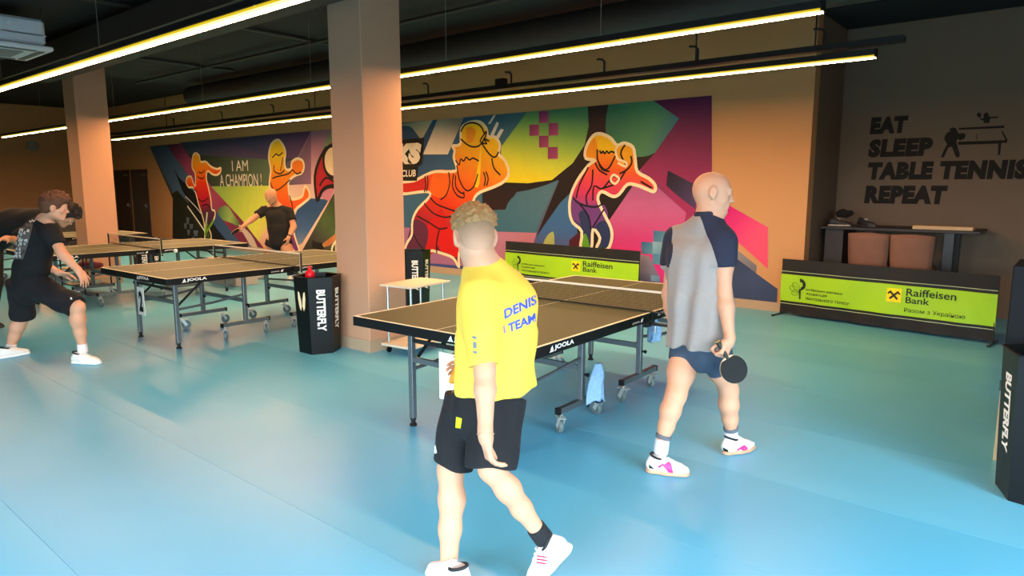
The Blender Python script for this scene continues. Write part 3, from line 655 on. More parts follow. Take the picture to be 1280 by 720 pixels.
def net_set(x, y, rz, label):
    n = empty('table_tennis_net', (x, y, 0), rz, label, 'net', 'nets fixed across the tables')
    u0, u1 = -.1525, W_+.1525; yy = L_/2; z0, z1 = .768, .9125
    g = G(); st = .0135
    def strand(a, b): g.bar(a, b, .0022, .0022)
    k = 0
    while z0+k*st < z1-.012:
        strand((u0, yy, z0+k*st), (u1, yy, z0+k*st)); k += 1
    q = u0
    while q < u1: g.add([(q-.0011, yy-.001, z0), (q+.0011, yy-.001, z0), (q+.0011, yy-.001, z1-.01), (q-.0011, yy-.001, z1-.01)], [(0, 1, 2, 3)]); q += st
    o = g.build('mesh', m_net, n); o['kind'] = 'stuff'
    G().box(u0, u1, yy-.003, yy+.003, z1-.015, z1).build('top_tape', m_tape, n)
    G().box(u0, u1, yy-.002, yy+.002, z0-.008, z0-.001).build('bottom_cord', m_net, n)
    for s, u in ((-1, u0), (1, u1)):
        G().bbox(u-.008, u+.008, yy-.009, yy+.009, .70, z1+.002, .002).build('post', m_black, n)
        a, b = sorted((u, u-s*.19))
        G().box(a, b, yy-.014, yy+.014, .7605, .766).box(a if s < 0 else b-.0, (a if s < 0 else b)+.001, yy, yy+.001, .76, .761).build('clamp_arm', m_black, n)
        a, b = sorted((u, u-s*.151)); G().box(a, b, yy-.014, yy+.014, .672, .69).build('clamp_bracket', m_black, n)
        uu = u-s*.2; G().tube([(u-s*.12, yy, .62), (u-s*.12, yy, .672)], .007, 8).build('clamp_screw', m_chrome, n)
        G().tube([(u, yy-.012, z1), (u, yy-.014, .80), (u, yy-.013, .64)], .0018, 5).build('tension_cord', m_tape, n)
    return n
TB = [(-3.7355, 2.806, .026, 'nearest table tennis table, with the blue towels on its wheeled frame', 'net of the nearest table, beside the grey shirted player'),
      (-8.122, 2.80, .0193, 'second table tennis table, left of the near column, with number 2 card', 'net of the table with the number 2 card'),
      (-11.438, 2.778, .004, 'third table tennis table, behind the boy in the black printed shirt', 'net of the third table, in front of the far column')]
for x, y, r, la, lb in TB:
    tennis_table(x, y, r, la); net_set(x, y, r, lb)
tennis_table(-14.95, 2.75, 0, 'farthest table tennis table at the left edge, mostly behind the bending player')
# number cards
def card(x, y, z0, w_, h_, num, label, rz=0):
    t = empty('number_card', (x, y, z0), rz, label, 'card')
    G().box(0, w_, -.003, .003, 0, h_).build('card_sheet', m_white, t)
    if num:
        text(num, (w_*.2, -.0045, h_*.12), (w_*.6, 0, 0), (0, 0, h_*.74), m_blackp, t, world=False, bold=.05)
    for a in (w_*.2, w_*.8): G().tube([(a, 0, h_-.01), (a, .0, h_+.03)], .002, 5).build('hanger', m_black, t)
    return t
card(-7.66, 2.975, .275, .15, .30, '2', 'white card with black number 2 hanging under the second table', .02)
card(-3.09, 2.985, .27, .17, .31, '', 'blank white card hanging under the nearest table, left of the yellow shirted boy', .03)
# towels
def towel(cx, cy, zt, w_, h_, label, seed):
    """hand towel bunched over the bar, hanging in loose pleats with a ragged lower edge"""
    V = []; nu, nv = 40, 16
    for j in range(nv+1):
        t = j/nv
        for i in range(nu):
            a = 2*PI*i/nu; wid = w_*(.35+.65*min(1, t*1.8))*(1+.12*math.sin(2*a+seed))
            x = .5*wid*math.cos(a); th = .018+.016*math.sin(PI*t)+.012*math.sin(5*a+3*t+seed)*t
            y_ = th*math.sin(a)+.022*math.sin(x*60+seed+2*t)*(.3+t)
            V.append((cx+y_, cy+x+.012*math.sin(3*t+seed), zt-h_*t*(1+.13*math.sin(2.3*a+seed)*t+.06*math.sin(7*a)*t)))
    F = [(j*nu+i, (j+1)*nu+i, (j+1)*nu+(i+1) % nu, j*nu+(i+1) % nu) for j in range(nv) for i in range(nu)]
    F.append(tuple(range(nu))); F.append(tuple(nv*nu+i for i in range(nu-1, -1, -1)))
    o = mk('towel', V, F, mat('towel_blue', '86acd0', .95, noise=(40, .3), bump=(60, .4)), None, True)
    return tag(o, label, 'towel', 'blue towels on the nearest table frame')
towel(-2.435, 3.83, .44, .13, .25, 'light blue towel hanging low on the near table frame above two wheels', 1)
towel(-2.45, 4.66, .66, .10, .2, 'small light blue towel on the near table frame beside the grey shirted player', 4)
# ball in flight
P = J(219.5, 313.5, 9.3)
tag(G().lathe(tuple(P), [(.001, -.028), (.015, -.024), (.025, -.013), (.028, 0), (.025, .013), (.015, .024), (.001, .028)], 14).build('table_tennis_ball', m_white, None, True), 'white table tennis ball in the air over the third table', 'ball')
# ---------------------------------------------------------------- hexagonal bins
def hex_bin(x, y, rz, h, r0, r1, label, items=False):
    t = empty('waste_bin', (x, y, 0), rz, label, 'bin', 'black hexagonal bins with white lettering')
    def rg(r, z): return [(r*math.cos(PI/3*k), r*math.sin(PI/3*k), z) for k in range(6)]
    V = rg(r0, 0)+rg(r1, h)+rg(r1-.02, h)+rg(r0-.02, .02)
    F = [(5, 4, 3, 2, 1, 0)]+[(k, (k+1) % 6, 6+(k+1) % 6, 6+k) for k in range(6)]+[(6+k, 6+(k+1) % 6, 12+(k+1) % 6, 12+k) for k in range(6)]+[(12+k, 12+(k+1) % 6, 18+(k+1) % 6, 18+k) for k in range(6)]+[tuple(range(18, 24))]
    mk('bin_body', V, F, mat('bin_black', '060708', .35, spec=.3), t)
    g = G(); a = rg(r1+.004, h-.001)
    g.tube(a+[a[0]], .005, 6, False); g.build('rim', m_blackp, t)
    for k in range(6):
        A0, B0 = [np.array(V[i]) for i in (k, (k+1) % 6)]; A1, B1 = [np.array(V[6+i]) for i in (k, (k+1) % 6)]
        n = np.cross(B0-A0, A1-A0); n = n/np.linalg.norm(n)*.0015
        def P(s, v): return (A0*(1-s)+B0*s)*(1-v)+(A1*(1-s)+B1*s)*v+n
        if k % 3 != 2:
            o = P(.32, .84); text('BUTTERFLY', o, P(.32, .30)-o, P(.70, .84)-o, m_logo, t, world=False, bold=.045)
        else:
            for s in (-1, 1):
                pts = [(.5+s*(.02), .62), (.5+s*.10, .56), (.5+s*.2, .60), (.5+s*.27, .72), (.5+s*.25, .81), (.5+s*.15, .80), (.5+s*.05, .70)]
                mk('butterfly_wing', [P(a_, b_) for a_, b_ in pts], [tuple(range(7)) if s > 0 else tuple(range(6, -1, -1))], mat('bin_cream', 'f0dcb0', .5), t)
    return t
hex_bin(-5.765, 3.92, math.radians(-58), .76, .20, .228, 'black hexagonal bin with a red bottle in it, left of the near column')
hex_bin(-.02, 4.42, math.radians(-71), .78, .22, .25, 'black hexagonal bin at the right edge beside the dark cabinet')
hex_bin(-7.02, 6.33, math.radians(-70), .76, .20, .228, 'black hexagonal bin behind the near column, beyond the small trolley')
hex_bin(-12.35, 5.0, math.radians(-65), .76, .20, .228, 'black hexagonal bin seen under the third table')
# crumpled red bottle standing out of the bin
t = empty('bottle', (-5.86, 3.90, .52), 0, 'red plastic bottle sticking out of the bin by the near column', 'bottle')
m_red = mat('bottle_red', 'e01028', .25)
G().lathe((0, 0, 0), [(.03, 0), (.042, .01), (.042, .14), (.047, .17), (.040, .20), (.048, .23), (.042, .265), (.022, .285), (.020, .30)], 14).build('bottle_body', m_red, t, True)
G().lathe((0, 0, .30), [(.022, 0), (.022, .02), (.017, .026)], 12).build('cap', mat('cap_red', 'b0081c', .4), t, True)
# ---------------------------------------------------------------- barriers
def barrier(pl, pr, h, label, sag=.0, full=True):
    """court surround: frame and stretched printed cloth from pl to pr"""
    pl, pr = np.array(pl, float), np.array(pr, float); L = np.linalg.norm(pr-pl); rz = math.atan2(pr[1]-pl[1], pr[0]-pl[0])
    t = empty('court_barrier', (pl[0], pl[1], 0), rz, label, 'barrier', 'lime and black court barriers')
    def wav(x, z): return .010*math.sin(3.1*x+4*z)+.007*math.sin(9*x-7*z+1)+.006*math.sin(17*x+11*z)*(1-z/h)
    def sheet(nm, m, z0, z1, dy, x0=0.0, x1=None, nx=60, nz=5):
        x1 = L if x1 is None else x1
        V = [(x0+(x1-x0)*i/nx, wav(x0+(x1-x0)*i/nx, z0+(z1-z0)*j/nz)-dy, z0+(z1-z0)*j/nz) for j in range(nz+1) for i in range(nx+1)]
        F = [(j*(nx+1)+i, j*(nx+1)+i+1, (j+1)*(nx+1)+i+1, (j+1)*(nx+1)+i) for j in range(nz) for i in range(nx)]
        return mk(nm, V, F, m, t, True)
    sheet('black_cloth', m_bfab, .03, h, 0, nz=8)
    gb = sheet('lime_band', m_lime, h*.26, h*.735, .003)
    for z in (.785, .215): sheet('piping', mat('piping_pale', 'a8b890', .6), h*z-.004, h*z+.004, .003, nz=1)
    for z in (.755, .245): sheet('piping', mat('piping_dark', '0c0e08', .6), h*z-.006, h*z+.006, .004, nz=1)
    G().tube([(0, .02, h-.01), (L, .02, h-.01)], .010).tube([(0, .02, .04), (L, .02, .04)], .010).tube([(.01, .02, .02), (.01, .02, h-.01)], .010).tube([(L-.01, .02, .02), (L-.01, .02, h-.01)], .010).build('frame', m_black, t, True)
    for x in (.0, L): G().tube([(x, -.16, .012), (x, .2, .012)], .009).box(x-.014, x+.014, -.18, -.15, .0, .022).build('foot', m_black, t)
    def prt(s, x0, z0, w_, h_, bold=0, shear=0, name='lettering'):
        V, F = text2d(s, bold, shear); V2 = [(x0+a*w_, wav(x0+a*w_, z0+b*h_)-.008, z0+b*h_) for a, b in V]
        mk(name, V2, F, m_print, t)
    def shp(pts, m, nm, dy=.007): mk(nm, [(x, wav(x, z)-dy, z) for x, z in pts], [tuple(range(len(pts)))], m, t)
    c = h*.26; bh = h*.475; x0 = L*.105
    # federation emblem: half bat and leaf veins
    arc = [(x0+.0+.075*math.sin(a), c+bh*.66+.075*math.cos(a)) for a in np.linspace(0, PI*.95, 12)]
    shp([(x0, c+bh*.66+.075)]+arc[1:]+[(x0+.012, c+bh*.45), (x0+.014, c+bh*.56), (x0+.035, c+bh*.6), (x0+.035, c+bh*.72), (x0, c+bh*.76)], m_print, 'emblem')
    shp([(x0-.004, c+bh*.12), (x0+.014, c+bh*.12), (x0+.014, c+bh*.5), (x0-.004, c+bh*.5)], m_print, 'emblem')
    for k, (a0, ln) in enumerate(((2.2, .13), (2.75, .13), (3.5, .10))):
        g = G(); p0 = (x0-.005, c+bh*.4)
        pts = []
        for q in np.linspace(0, 2*PI, 13):
            u_ = ln/2+ln/2*math.cos(q+PI); v_ = .035*math.sin(q); X = p0[0]+u_*math.cos(a0)-v_*math.sin(a0); Zz = p0[1]+u_*math.sin(a0)+v_*math.cos(a0)
            pts.append((X, wav(X, Zz)-.008, Zz))
        g.tube(pts, .0022, 4, False).build('emblem_leaf', m_print, t)
    s = L/2.35
    prt('КИЇВСЬКА МІСЬКА', .33*s, c+bh*.46, .46*s, .030, .02)
    prt('ФЕДЕРАЦІЯ', .33*s, c+bh*.30, .27*s, .030, .02)
    prt('НАСТІЛЬНОГО ТЕНІСУ', .33*s, c+bh*.13, .54*s, .030, .02)
    x1 = L*.545; q_ = .155
    shp([(x1, c+bh*.42), (x1+q_, c+bh*.42), (x1+q_, c+bh*.42+q_), (x1, c+bh*.42+q_)], m_yellowp, 'bank_emblem', .011)
    for sg in (-1, 1):
        cx, cz = x1+q_/2, c+bh*.42+q_/2; l_, wq = q_*.38, .011
        def R(a, b): return (cx+sg*(a*.7071-b*.7071), cz+(a*.7071+b*.7071))
        shp([R(-l_, -wq), R(l_*.8, -wq), R(l_*.8, -wq-.022), R(l_*1.12, -wq-.022), R(l_*1.12, wq), R(-l_, wq)][::sg], m_print, 'bank_emblem_cross', .018)
    prt('Raiffeisen', x1+q_*1.3, c+bh*.67, .49*s, .085, .012)
    prt('Bank', x1+q_*1.3, c+bh*.43, .235*s, .072, .012)
    if full: prt('Разом з Україною', x1+q_*1.25, c+bh*.10, .60*s, .06, 0)
    return t
bl, br = onz(974, 393), onz(1241, 431)
barrier(bl, br, .72, 'lime and black court barrier in front of the dark recess on the right')
barrier((-7.5, 8.84), (-4.83, 8.66), .71, 'lime and black court barrier behind the nearest table', full=False)
# ---------------------------------------------------------------- small trolley
t = empty('trolley', (-5.04, 4.56, 0), math.radians(6), 'small white shelf trolley on casters beside the near column', 'trolley')
m_lam = mat('pale_laminate', 'd8ccb8', .45)
G().bbox(-.20, .20, -.30, .30, .665, .685, .003).build('top_shelf', m_lam, t); G().bbox(-.20, .20, -.30, .30, .075, .10, .003).build('bottom_shelf', m_lam, t)
for a in (-.15, .15):
    for b in (-.24, .24):
        G().tube([(a, b, .10), (a, b, .665)], .0125, 12).build('leg', m_chrome, t, True)
        G().tube([(a, b, .05), (a, b, .075)], .012, 8).build('caster_stem', m_black, t)
        G().lathe((a-.012, b, .03), [(.02, 0), (.03, .003), (.03, .021), (.02, .024)], 14, 'x').build('caster_wheel', m_blackp, t, True)
# ---------------------------------------------------------------- things behind the third table
t = empty('shelf_trolley', (-11.78, 3.85, 0), .1, 'dark low shelf trolley with bats and cloths under the third table', 'trolley')
for z in (.12, .36, .60): G().box(-.38, .38, -.2, .2, z, z+.02).build('shelf', m_black if z < .3 else m_wood, t)
for a in (-.37, .37):
    for b in (-.19, .19): G().tube([(a, b, .03), (a, b, .64)], .012, 6).build('post', m_black, t)
tag(G().bbox(-12.0, -11.6, 3.82, 4.05, .383, .46, .02).build('folded_cloth', mat('cloth_pink', 'a04848', .8)), 'red folded cloth on the shelf trolley under the third table', 'cloth')
for i, (a, c_) in enumerate(((-12.02, 'e8d098'), (-11.85, 'd8a868'), (-11.6, 'e8d8b0'))):
    tag(G().bbox(a, a+.1, 3.84, 3.98, .143, .19+.01*i, .015).build('ball_box', mat('box_%d' % i, c_, .7)), ['pale yellow ball box on the low shelf, leftmost', 'orange brown ball box on the low shelf, in the middle', 'cream ball box on the low shelf, rightmost'][i], 'box')
t = empty('storage_box', (-11.05, 5.82, 0), 0, 'light grey carton with a black triangle under the third table', 'box')
G().bbox(-.5, .5, -.2, .2, 0, .42, .01).build('carton', mat('carton_grey', 'a8a49c', .7), t); mk('triangle_mark', [(-.12, -.202, .2), (.04, -.202, .2), (-.04, -.202, .3)], [(0, 1, 2)], m_blackp, t)
t = empty('equipment_cabinet', (onY(84, 300, 6.2)[0], 6.2, 0), 0, 'dark equipment cabinet standing left of the far column', 'cabinet')
G().bbox(-.5, .4, -.3, .3, 0, 1.05, .01).build('body', mat('cabinet_dark', '2c2826', .5), t); G().box(-.45, .1, -.305, -.3, .1, 1.0).build('door', mat('cabinet_door', '383432', .5), t); G().box(.13, .36, -.305, -.3, .1, 1.0).build('door', mat('cabinet_door', '383432', .5), t)
G().box(-.4, -.1, -.2, .1, 1.05, 1.07).build('white_tray', m_white, t)
# ---------------------------------------------------------------- recess furniture
t = empty('high_table', (-1.75, 9.85, 0), 0, 'dark high table against the slogan wall, with shoes on top', 'table')
m_dt = mat('dark_table', '26211f', .5)
G().bbox(-.92, .86, -.33, .4, 1.075, 1.11, .004).build('tabletop', m_dt, t)
G().box(.50, .60, -.28, -.16, 0, 1.075).build('leg', m_black, t); G().box(.50, .60, .22, .34, 0, 1.075).build('leg', m_black, t)
G().box(-.84, -.62, -.28, .34, 0, 1.075).build('side_panel', mat('panel_grey', '38322e', .6), t)
def tub_chair(x, y, rz, label):
    c = empty('upholstered_chair', (x, y, 0), rz, label, 'chair', 'pink upholstered chairs at the high table')
    m_p = mat('pink_velvet', '85604f', .85, noise=(8, .1), bump=(30, .3)); V = []; F = []; n = 9
    def sh(u_, v): return (.225*u_*(1-.12*v*0), -.22+.10*(1-u_*u_)*-1+.06*v*-1, .62+v*.44)
    g = G(); rows = []
    for layer in (0, 1):
        for j in range(7):
            v = j/6
            for i in range(n):
                u_ = -1+2*i/(n-1); yy = -.20-.05*(1-u_*u_)-.05*v+layer*.055
                wq = .235-.02*(1-v)**2; zz = .60+.44*v+(.012*(1-u_**4) if j == 6 else 0)
                ins = 0 if j < 6 and 0 < i < n-1 else .008
                V.append((u_*wq, yy+(-ins if layer else ins), zz))
    m_ = n*7
    for L0 in (0, 1):
        for j in range(6):
            for i in range(n-1):
                a = L0*m_+j*n+i; f_ = (a, a+1, a+n+1, a+n); F.append(f_ if L0 == 0 else f_[::-1])
    for i in range(n-1): F.append((6*n+i, 6*n+i+1, m_+6*n+i+1, m_+6*n+i)); F.append((i+1, i, m_+i, m_+i+1))
    for j in range(6): F.append((j*n, (j+1)*n, m_+(j+1)*n, m_+j*n)); F.append((j*n+n-1, m_+j*n+n-1, m_+(j+1)*n+n-1, (j+1)*n+n-1))
    mk('backrest', V, F, m_p, c, True)
    G().tube([(-.228, -.225, 1.035), (-.1, -.27, 1.05), (0, -.275, 1.053), (.1, -.27, 1.05), (.228, -.225, 1.035)], .006, 6).build('piping', mat('pink_piping', '7c5850', .8), c)
    G().bbox(-.23, .23, -.2, .22, .58, .66, .02).build('seat', m_p, c)
    for a in (-.19, .19):
        for b in (-.18, .18): G().tube([(a*.9, b*.9, .58), (a*1.1, b*1.1, 0)], [.014, .009], 8).build('leg', m_black, c)
    return c
tub_chair(-2.03, 9.63, -.02, 'pink upholstered chair at the high table, the left one')
tub_chair(-1.555, 9.60, .03, 'pink upholstered chair at the high table, the right one')
t = empty('wooden_tray', (-1.27, 9.68, 1.11), 0, 'pale wooden box lid lying on the high table', 'tray')
G().bbox(-.32, .30, -.12, .12, 0, .045, .004).build('tray_base', m_wood, t); G().box(-.30, .28, -.10, .10, .045, .047).build('inlay', mat('tray_inlay', 'b08c60', .6), t)
def cut_eval():
    dg = bpy.context.evaluated_depsgraph_get(); return dg
# dark cabinet at the right edge
t = empty('dark_cabinet', (.05, 4.95, 0), 0, 'tall dark cabinet with wooden base at the right edge', 'cabinet')
wd0 = onz(1238, 578)
m_cab = mat('cabinet_charcoal', '101014', .6, spec=.2)
G().bbox(-.33, .35, -.12, .34, .44, 1.18, .006).build('upper_body', m_cab, t)
G().box(-.335, .35, -.13, -.12, .44, .50).build('lower_rail', m_black, t)
G().box(-.33, .35, -.10, .34, 0, .44).build('wooden_base', m_wood, t)
G().box(-.20, -.05, -.13, -.122, 1.05, 1.12).build('label_plate', mat('plate_beige', 'd8b898', .6), t)
# ---------------------------------------------------------------- organic surfaces: smooth unions of tapered limbs, meshed with surface nets
class Field:
    def __init__(s, lo, hi, h):
        s.h = h; s.lo = np.array(lo, float); n = np.ceil((np.array(hi)-s.lo)/h).astype(int)+1
        s.F = np.full(tuple(n), .5, np.float32)
    def sub(s, lo, hi):
        a = np.maximum(0, np.floor((lo-s.lo)/s.h).astype(int)); b = np.minimum(s.F.shape, np.ceil((hi-s.lo)/s.h).astype(int)+1)
        if (b <= a).any(): return None, None
        ax = [(s.lo[i]+np.arange(a[i], b[i])*s.h).astype(np.float32) for i in range(3)]
        return tuple(slice(a[i], b[i]) for i in range(3)), np.meshgrid(*ax, indexing='ij', sparse=True)
    def put(s, sl, d, k, cut=False):
        A = s.F[sl]
        if cut: d = -d; hh = np.clip(.5-.5*(d-A)/k, 0, 1); R = d*(1-hh)+A*hh+k*hh*(1-hh)
        else: hh = np.clip(.5+.5*(d-A)/k, 0, 1); R = d*(1-hh)+A*hh-k*hh*(1-hh)
        s.F[sl] = R; return s
    def cap(s, a, b, ra, rb=None, k=.02, lat=None, st=1.0, flat=False, cut=False, noise=None):
        """tapered limb a->b; lat/st widen it along one axis; flat cuts square ends"""
        rb = ra if rb is None else rb; a = np.array(a, float); b = np.array(b, float)
        m = max(ra, rb)*max(st, 1)+k+.035
        sl, (X, Y, Z_) = s.sub(np.minimum(a, b)-m, np.maximum(a, b)+m)
        if sl is None: return s
        ab = b-a; L2 = max(ab@ab, 1e-9); L = math.sqrt(L2)
        px, py, pz = X-a[0], Y-a[1], Z_-a[2]
        tt = (px*ab[0]+py*ab[1]+pz*ab[2])/L2; t = np.clip(tt, 0, 1)
        qx, qy, qz = px-ab[0]*t, py-ab[1]*t, pz-ab[2]*t
        if flat: qx, qy, qz = px-ab[0]*tt, py-ab[1]*tt, pz-ab[2]*tt
        if lat is not None:
            l = np.array(lat, float); l /= np.linalg.norm(l); c = (qx*l[0]+qy*l[1]+qz*l[2])
            d2 = qx*qx+qy*qy+qz*qz-c*c+(c/st)**2
        else: d2 = qx*qx+qy*qy+qz*qz
        r = ra+(rb-ra)*t; d = np.sqrt(np.maximum(d2, 0))-r
        if flat:
            e = np.maximum(-tt, tt-1)*L; kk = .008; hh = np.clip(.5-.5*(d-e)/kk, 0, 1); d = d*(1-hh)+e*hh+kk*hh*(1-hh)
        if noise is not None: d = d+noise(X, Y, Z_)
        return s.put(sl, d.astype(np.float32), k, cut)
    def ell(s, c, R, rad, k=.02, cut=False):
        """ellipsoid with axes rows of R"""
        c = np.array(c, float); m = max(rad)+k+.02
        sl, g_ = s.sub(c-m, c+m)
        if sl is None: return s
        X, Y, Z_ = g_; p = [X-c[0], Y-c[1], Z_-c[2]]
        u_ = [sum(p[j]*R[i][j] for j in range(3))/rad[i] for i in range(3)]
        u2 = [v/rad[i] for i, v in enumerate(u_)]
        k0 = np.sqrt(u_[0]**2+u_[1]**2+u_[2]**2); k1 = np.sqrt(u2[0]**2+u2[1]**2+u2[2]**2)+1e-6
        return s.put(sl, (k0*(k0-1)/k1).astype(np.float32), k, cut)
    def plane(s, p, n):
        """keep the side the normal points away from"""
        n = np.array(n, float); n /= np.linalg.norm(n); sl, (X, Y, Z_) = s.sub(s.lo, s.lo+np.array(s.F.shape)*s.h)
        d = ((X-p[0])*n[0]+(Y-p[1])*n[1]+(Z_-p[2])*n[2]).astype(np.float32)
        s.F = np.maximum(s.F, d[tuple(slice(0, q) for q in s.F.shape)]); return s
    def add(s, fn):
        ax = [(s.lo[i]+np.arange(s.F.shape[i])*s.h).astype(np.float32) for i in range(3)]
        s.F = s.F+fn(*np.meshgrid(*ax, indexing='ij', sparse=True)).astype(np.float32); return s
    def mesh(s, name, m, parent, smooth=True):
        F = s.F; F[0] = F[-1] = .5; F[:, 0] = F[:, -1] = .5; F[:, :, 0] = F[:, :, -1] = .5
        ins = F < 0; cnt = np.zeros(tuple(n-1 for n in F.shape), np.int8)
        cs = [(i, j, k) for i in (0, 1) for j in (0, 1) for k in (0, 1)]
        def cr_(A, c): return A[c[0]:A.shape[0]-1+c[0], c[1]:A.shape[1]-1+c[1], c[2]:A.shape[2]-1+c[2]]
        for c in cs: cnt += cr_(ins, c)
        act = (cnt > 0) & (cnt < 8); I = np.argwhere(act)
        idx = np.full(act.shape, -1, np.int32); idx[act] = np.arange(len(I), dtype=np.int32)
        v = {c: F[I[:, 0]+c[0], I[:, 1]+c[1], I[:, 2]+c[2]] for c in cs}
        P = np.zeros((len(I), 3)); n = np.zeros(len(I))
        for a in cs:
            for ax in range(3):
                if a[ax] == 0:
                    b = list(a); b[ax] = 1; b = tuple(b); va, vb = v[a], v[b]; mm = (va < 0) != (vb < 0)
                    t = np.where(mm, va/np.where(mm, va-vb, 1), 0); q = np.tile(np.array(a, float), (len(I), 1)); q[:, ax] += t
                    P += q*mm[:, None]; n += mm
        P = s.lo+(I+P/n[:, None])*s.h
        Q = []
        for ax in range(3):
            b_ = [slice(0, -1) if i == ax else slice(None) for i in range(3)]; c_ = [slice(1, None) if i == ax else slice(None) for i in range(3)]
            A = ins[tuple(b_)]; B_ = ins[tuple(c_)]; E = np.argwhere(A != B_)
            o1, o2 = [i for i in range(3) if i != ax]
            E = E[(E[:, o1] > 0) & (E[:, o2] > 0) & (E[:, o1] < F.shape[o1]-1) & (E[:, o2] < F.shape[o2]-1)]
            def cell(d1, d2):
                q = E.copy(); q[:, o1] -= d1; q[:, o2] -= d2; return idx[q[:, 0], q[:, 1], q[:, 2]]
            f = np.stack([cell(1, 1), cell(0, 1), cell(0, 0), cell(1, 0)], 1)
            fl_ = A[E[:, 0], E[:, 1], E[:, 2]]
            if ax == 1: fl_ = ~fl_
            f[~fl_] = f[~fl_][:, ::-1]; Q.append(f)
        Q = np.vstack(Q); Q = Q[(Q >= 0).all(1)]
        # light relaxation
        for _ in range(2):
            acc = np.zeros_like(P); c2 = np.zeros(len(P))
            for a, b in ((0, 1), (1, 2), (2, 3), (3, 0)):
                for i in range(3): acc[:, i] += np.bincount(Q[:, a], P[Q[:, b], i], len(P))+np.bincount(Q[:, b], P[Q[:, a], i], len(P))
                c2 += np.bincount(Q[:, a], minlength=len(P))+np.bincount(Q[:, b], minlength=len(P))
            P = P*.55+.45*acc/np.maximum(c2, 1)[:, None]
        return mk(name, P, Q, m, parent, smooth, True)
def field_for(pts, h, pad=.16):
    P = np.array(pts); return Field(P.min(0)-pad, P.max(0)+pad, h)
def basis(fwd, up):
    f = np.array(fwd, float); f /= np.linalg.norm(f); u_ = np.array(up, float); u_ = u_-f*(u_@f); u_ /= np.linalg.norm(u_)
    return f, np.cross(u_, f), u_        # forward, left, up
def head(Fd, c, fwd, up, s=1.0, neck=None, nr=.055):
    f, l, u_ = basis(fwd, up); R = [f, l, u_]; c = np.array(c)
    def P(a, b, d): return c+(f*a+l*b+u_*d)*s
    Fd.ell(P(-.012, 0, .038), R, (.099*s, .077*s, .084*s), .02)
    Fd.ell(P(.022, 0, -.02), R, (.064*s, .058*s, .088*s), .03)
    Fd.cap(P(.0, .048, -.06), P(.058, .016, -.096), .018*s, .016*s, .03); Fd.cap(P(.0, -.048, -.06), P(.058, -.016, -.096), .018*s, .016*s, .03)
    Fd.ell(P(.064, 0, -.094), R, (.020*s, .022*s, .017*s), .02)
    Fd.cap(P(.078, .030, .026), P(.084, -.030, .026), .012*s, .012*s, .02)
    for sg in (1, -1):
        Fd.ell(P(.052, .042*sg, -.022), R, (.026*s, .018*s, .02*s), .02)
        Fd.ell(P(.098, .031*sg, .006), R, (.018*s, .017*s, .012*s), .01, cut=True)
        Fd.ell(P(.080, .031*sg, .005), R, (.014*s, .015*s, .012*s), .004)
    Fd.cap(P(.082, 0, .012), P(.104, 0, -.022), .008*s, .010*s, .012)
    Fd.ell(P(.102, 0, -.029), R, (.015*s, .012*s, .009*s), .008)
    for sg in (1, -1): Fd.ell(P(.092, .012*sg, -.032), R, (.010*s, .008*s, .007*s), .006)
    Fd.cap(P(.080, .016, -.052), P(.080, -.016, -.052), .010*s, .010*s, .010)
    Fd.cap(P(.078, .014, -.066), P(.078, -.014, -.066), .010*s, .010*s, .010)
    Fd.cap(P(.096, .02, -.0595), P(.096, -.02, -.0595), .006*s, .006*s, .004, cut=True)
    for sg in (1, -1):
        Re = [f*.94-l*.3*sg, l*sg*.94+f*.3, u_]
        Fd.ell(P(-.008, .083*sg, -.002), Re, (.023*s, .012*s, .036*s), .008)
        Fd.ell(P(-.004, .096*sg, .002), Re, (.010*s, .008*s, .018*s), .006, cut=True)
        Fd.ell(P(-.003, .080*sg, -.030), Re, (.010*s, .007*s, .011*s), .008)
    if neck is not None:
        Fd.cap(P(-.028, 0, -.055), neck, nr, nr*1.12, .04)
    return P
def eyes(parent, c, fwd, up, s=1.0):
    f, l, u_ = basis(fwd, up); c = np.array(c)
    for sg in (1, -1):
        e = c+(f*.0815+l*.031*sg+u_*.0065)*s
        G().lathe((0, 0, 0), [(.001, -.0125), (.008, -.009), (.0115, 0), (.008, .009), (.001, .0125)], 10)
        g = G().lathe(tuple(e), [(.002, -.0118*s), (.008*s, -.0085*s), (.0118*s, 0), (.008*s, .0085*s), (.002, .0118*s)], 12); g.build('eye', mat('eye_white', 'e8e2da', .3), parent, True, True)
        e2 = e+f*.0085*s; g = G().lathe(tuple(e2), [(.001, -.0045*s), (.0045*s, 0), (.001, .0045*s)], 8); g.build('iris', mat('iris_dark', '2c2018', .3), parent, True, True)
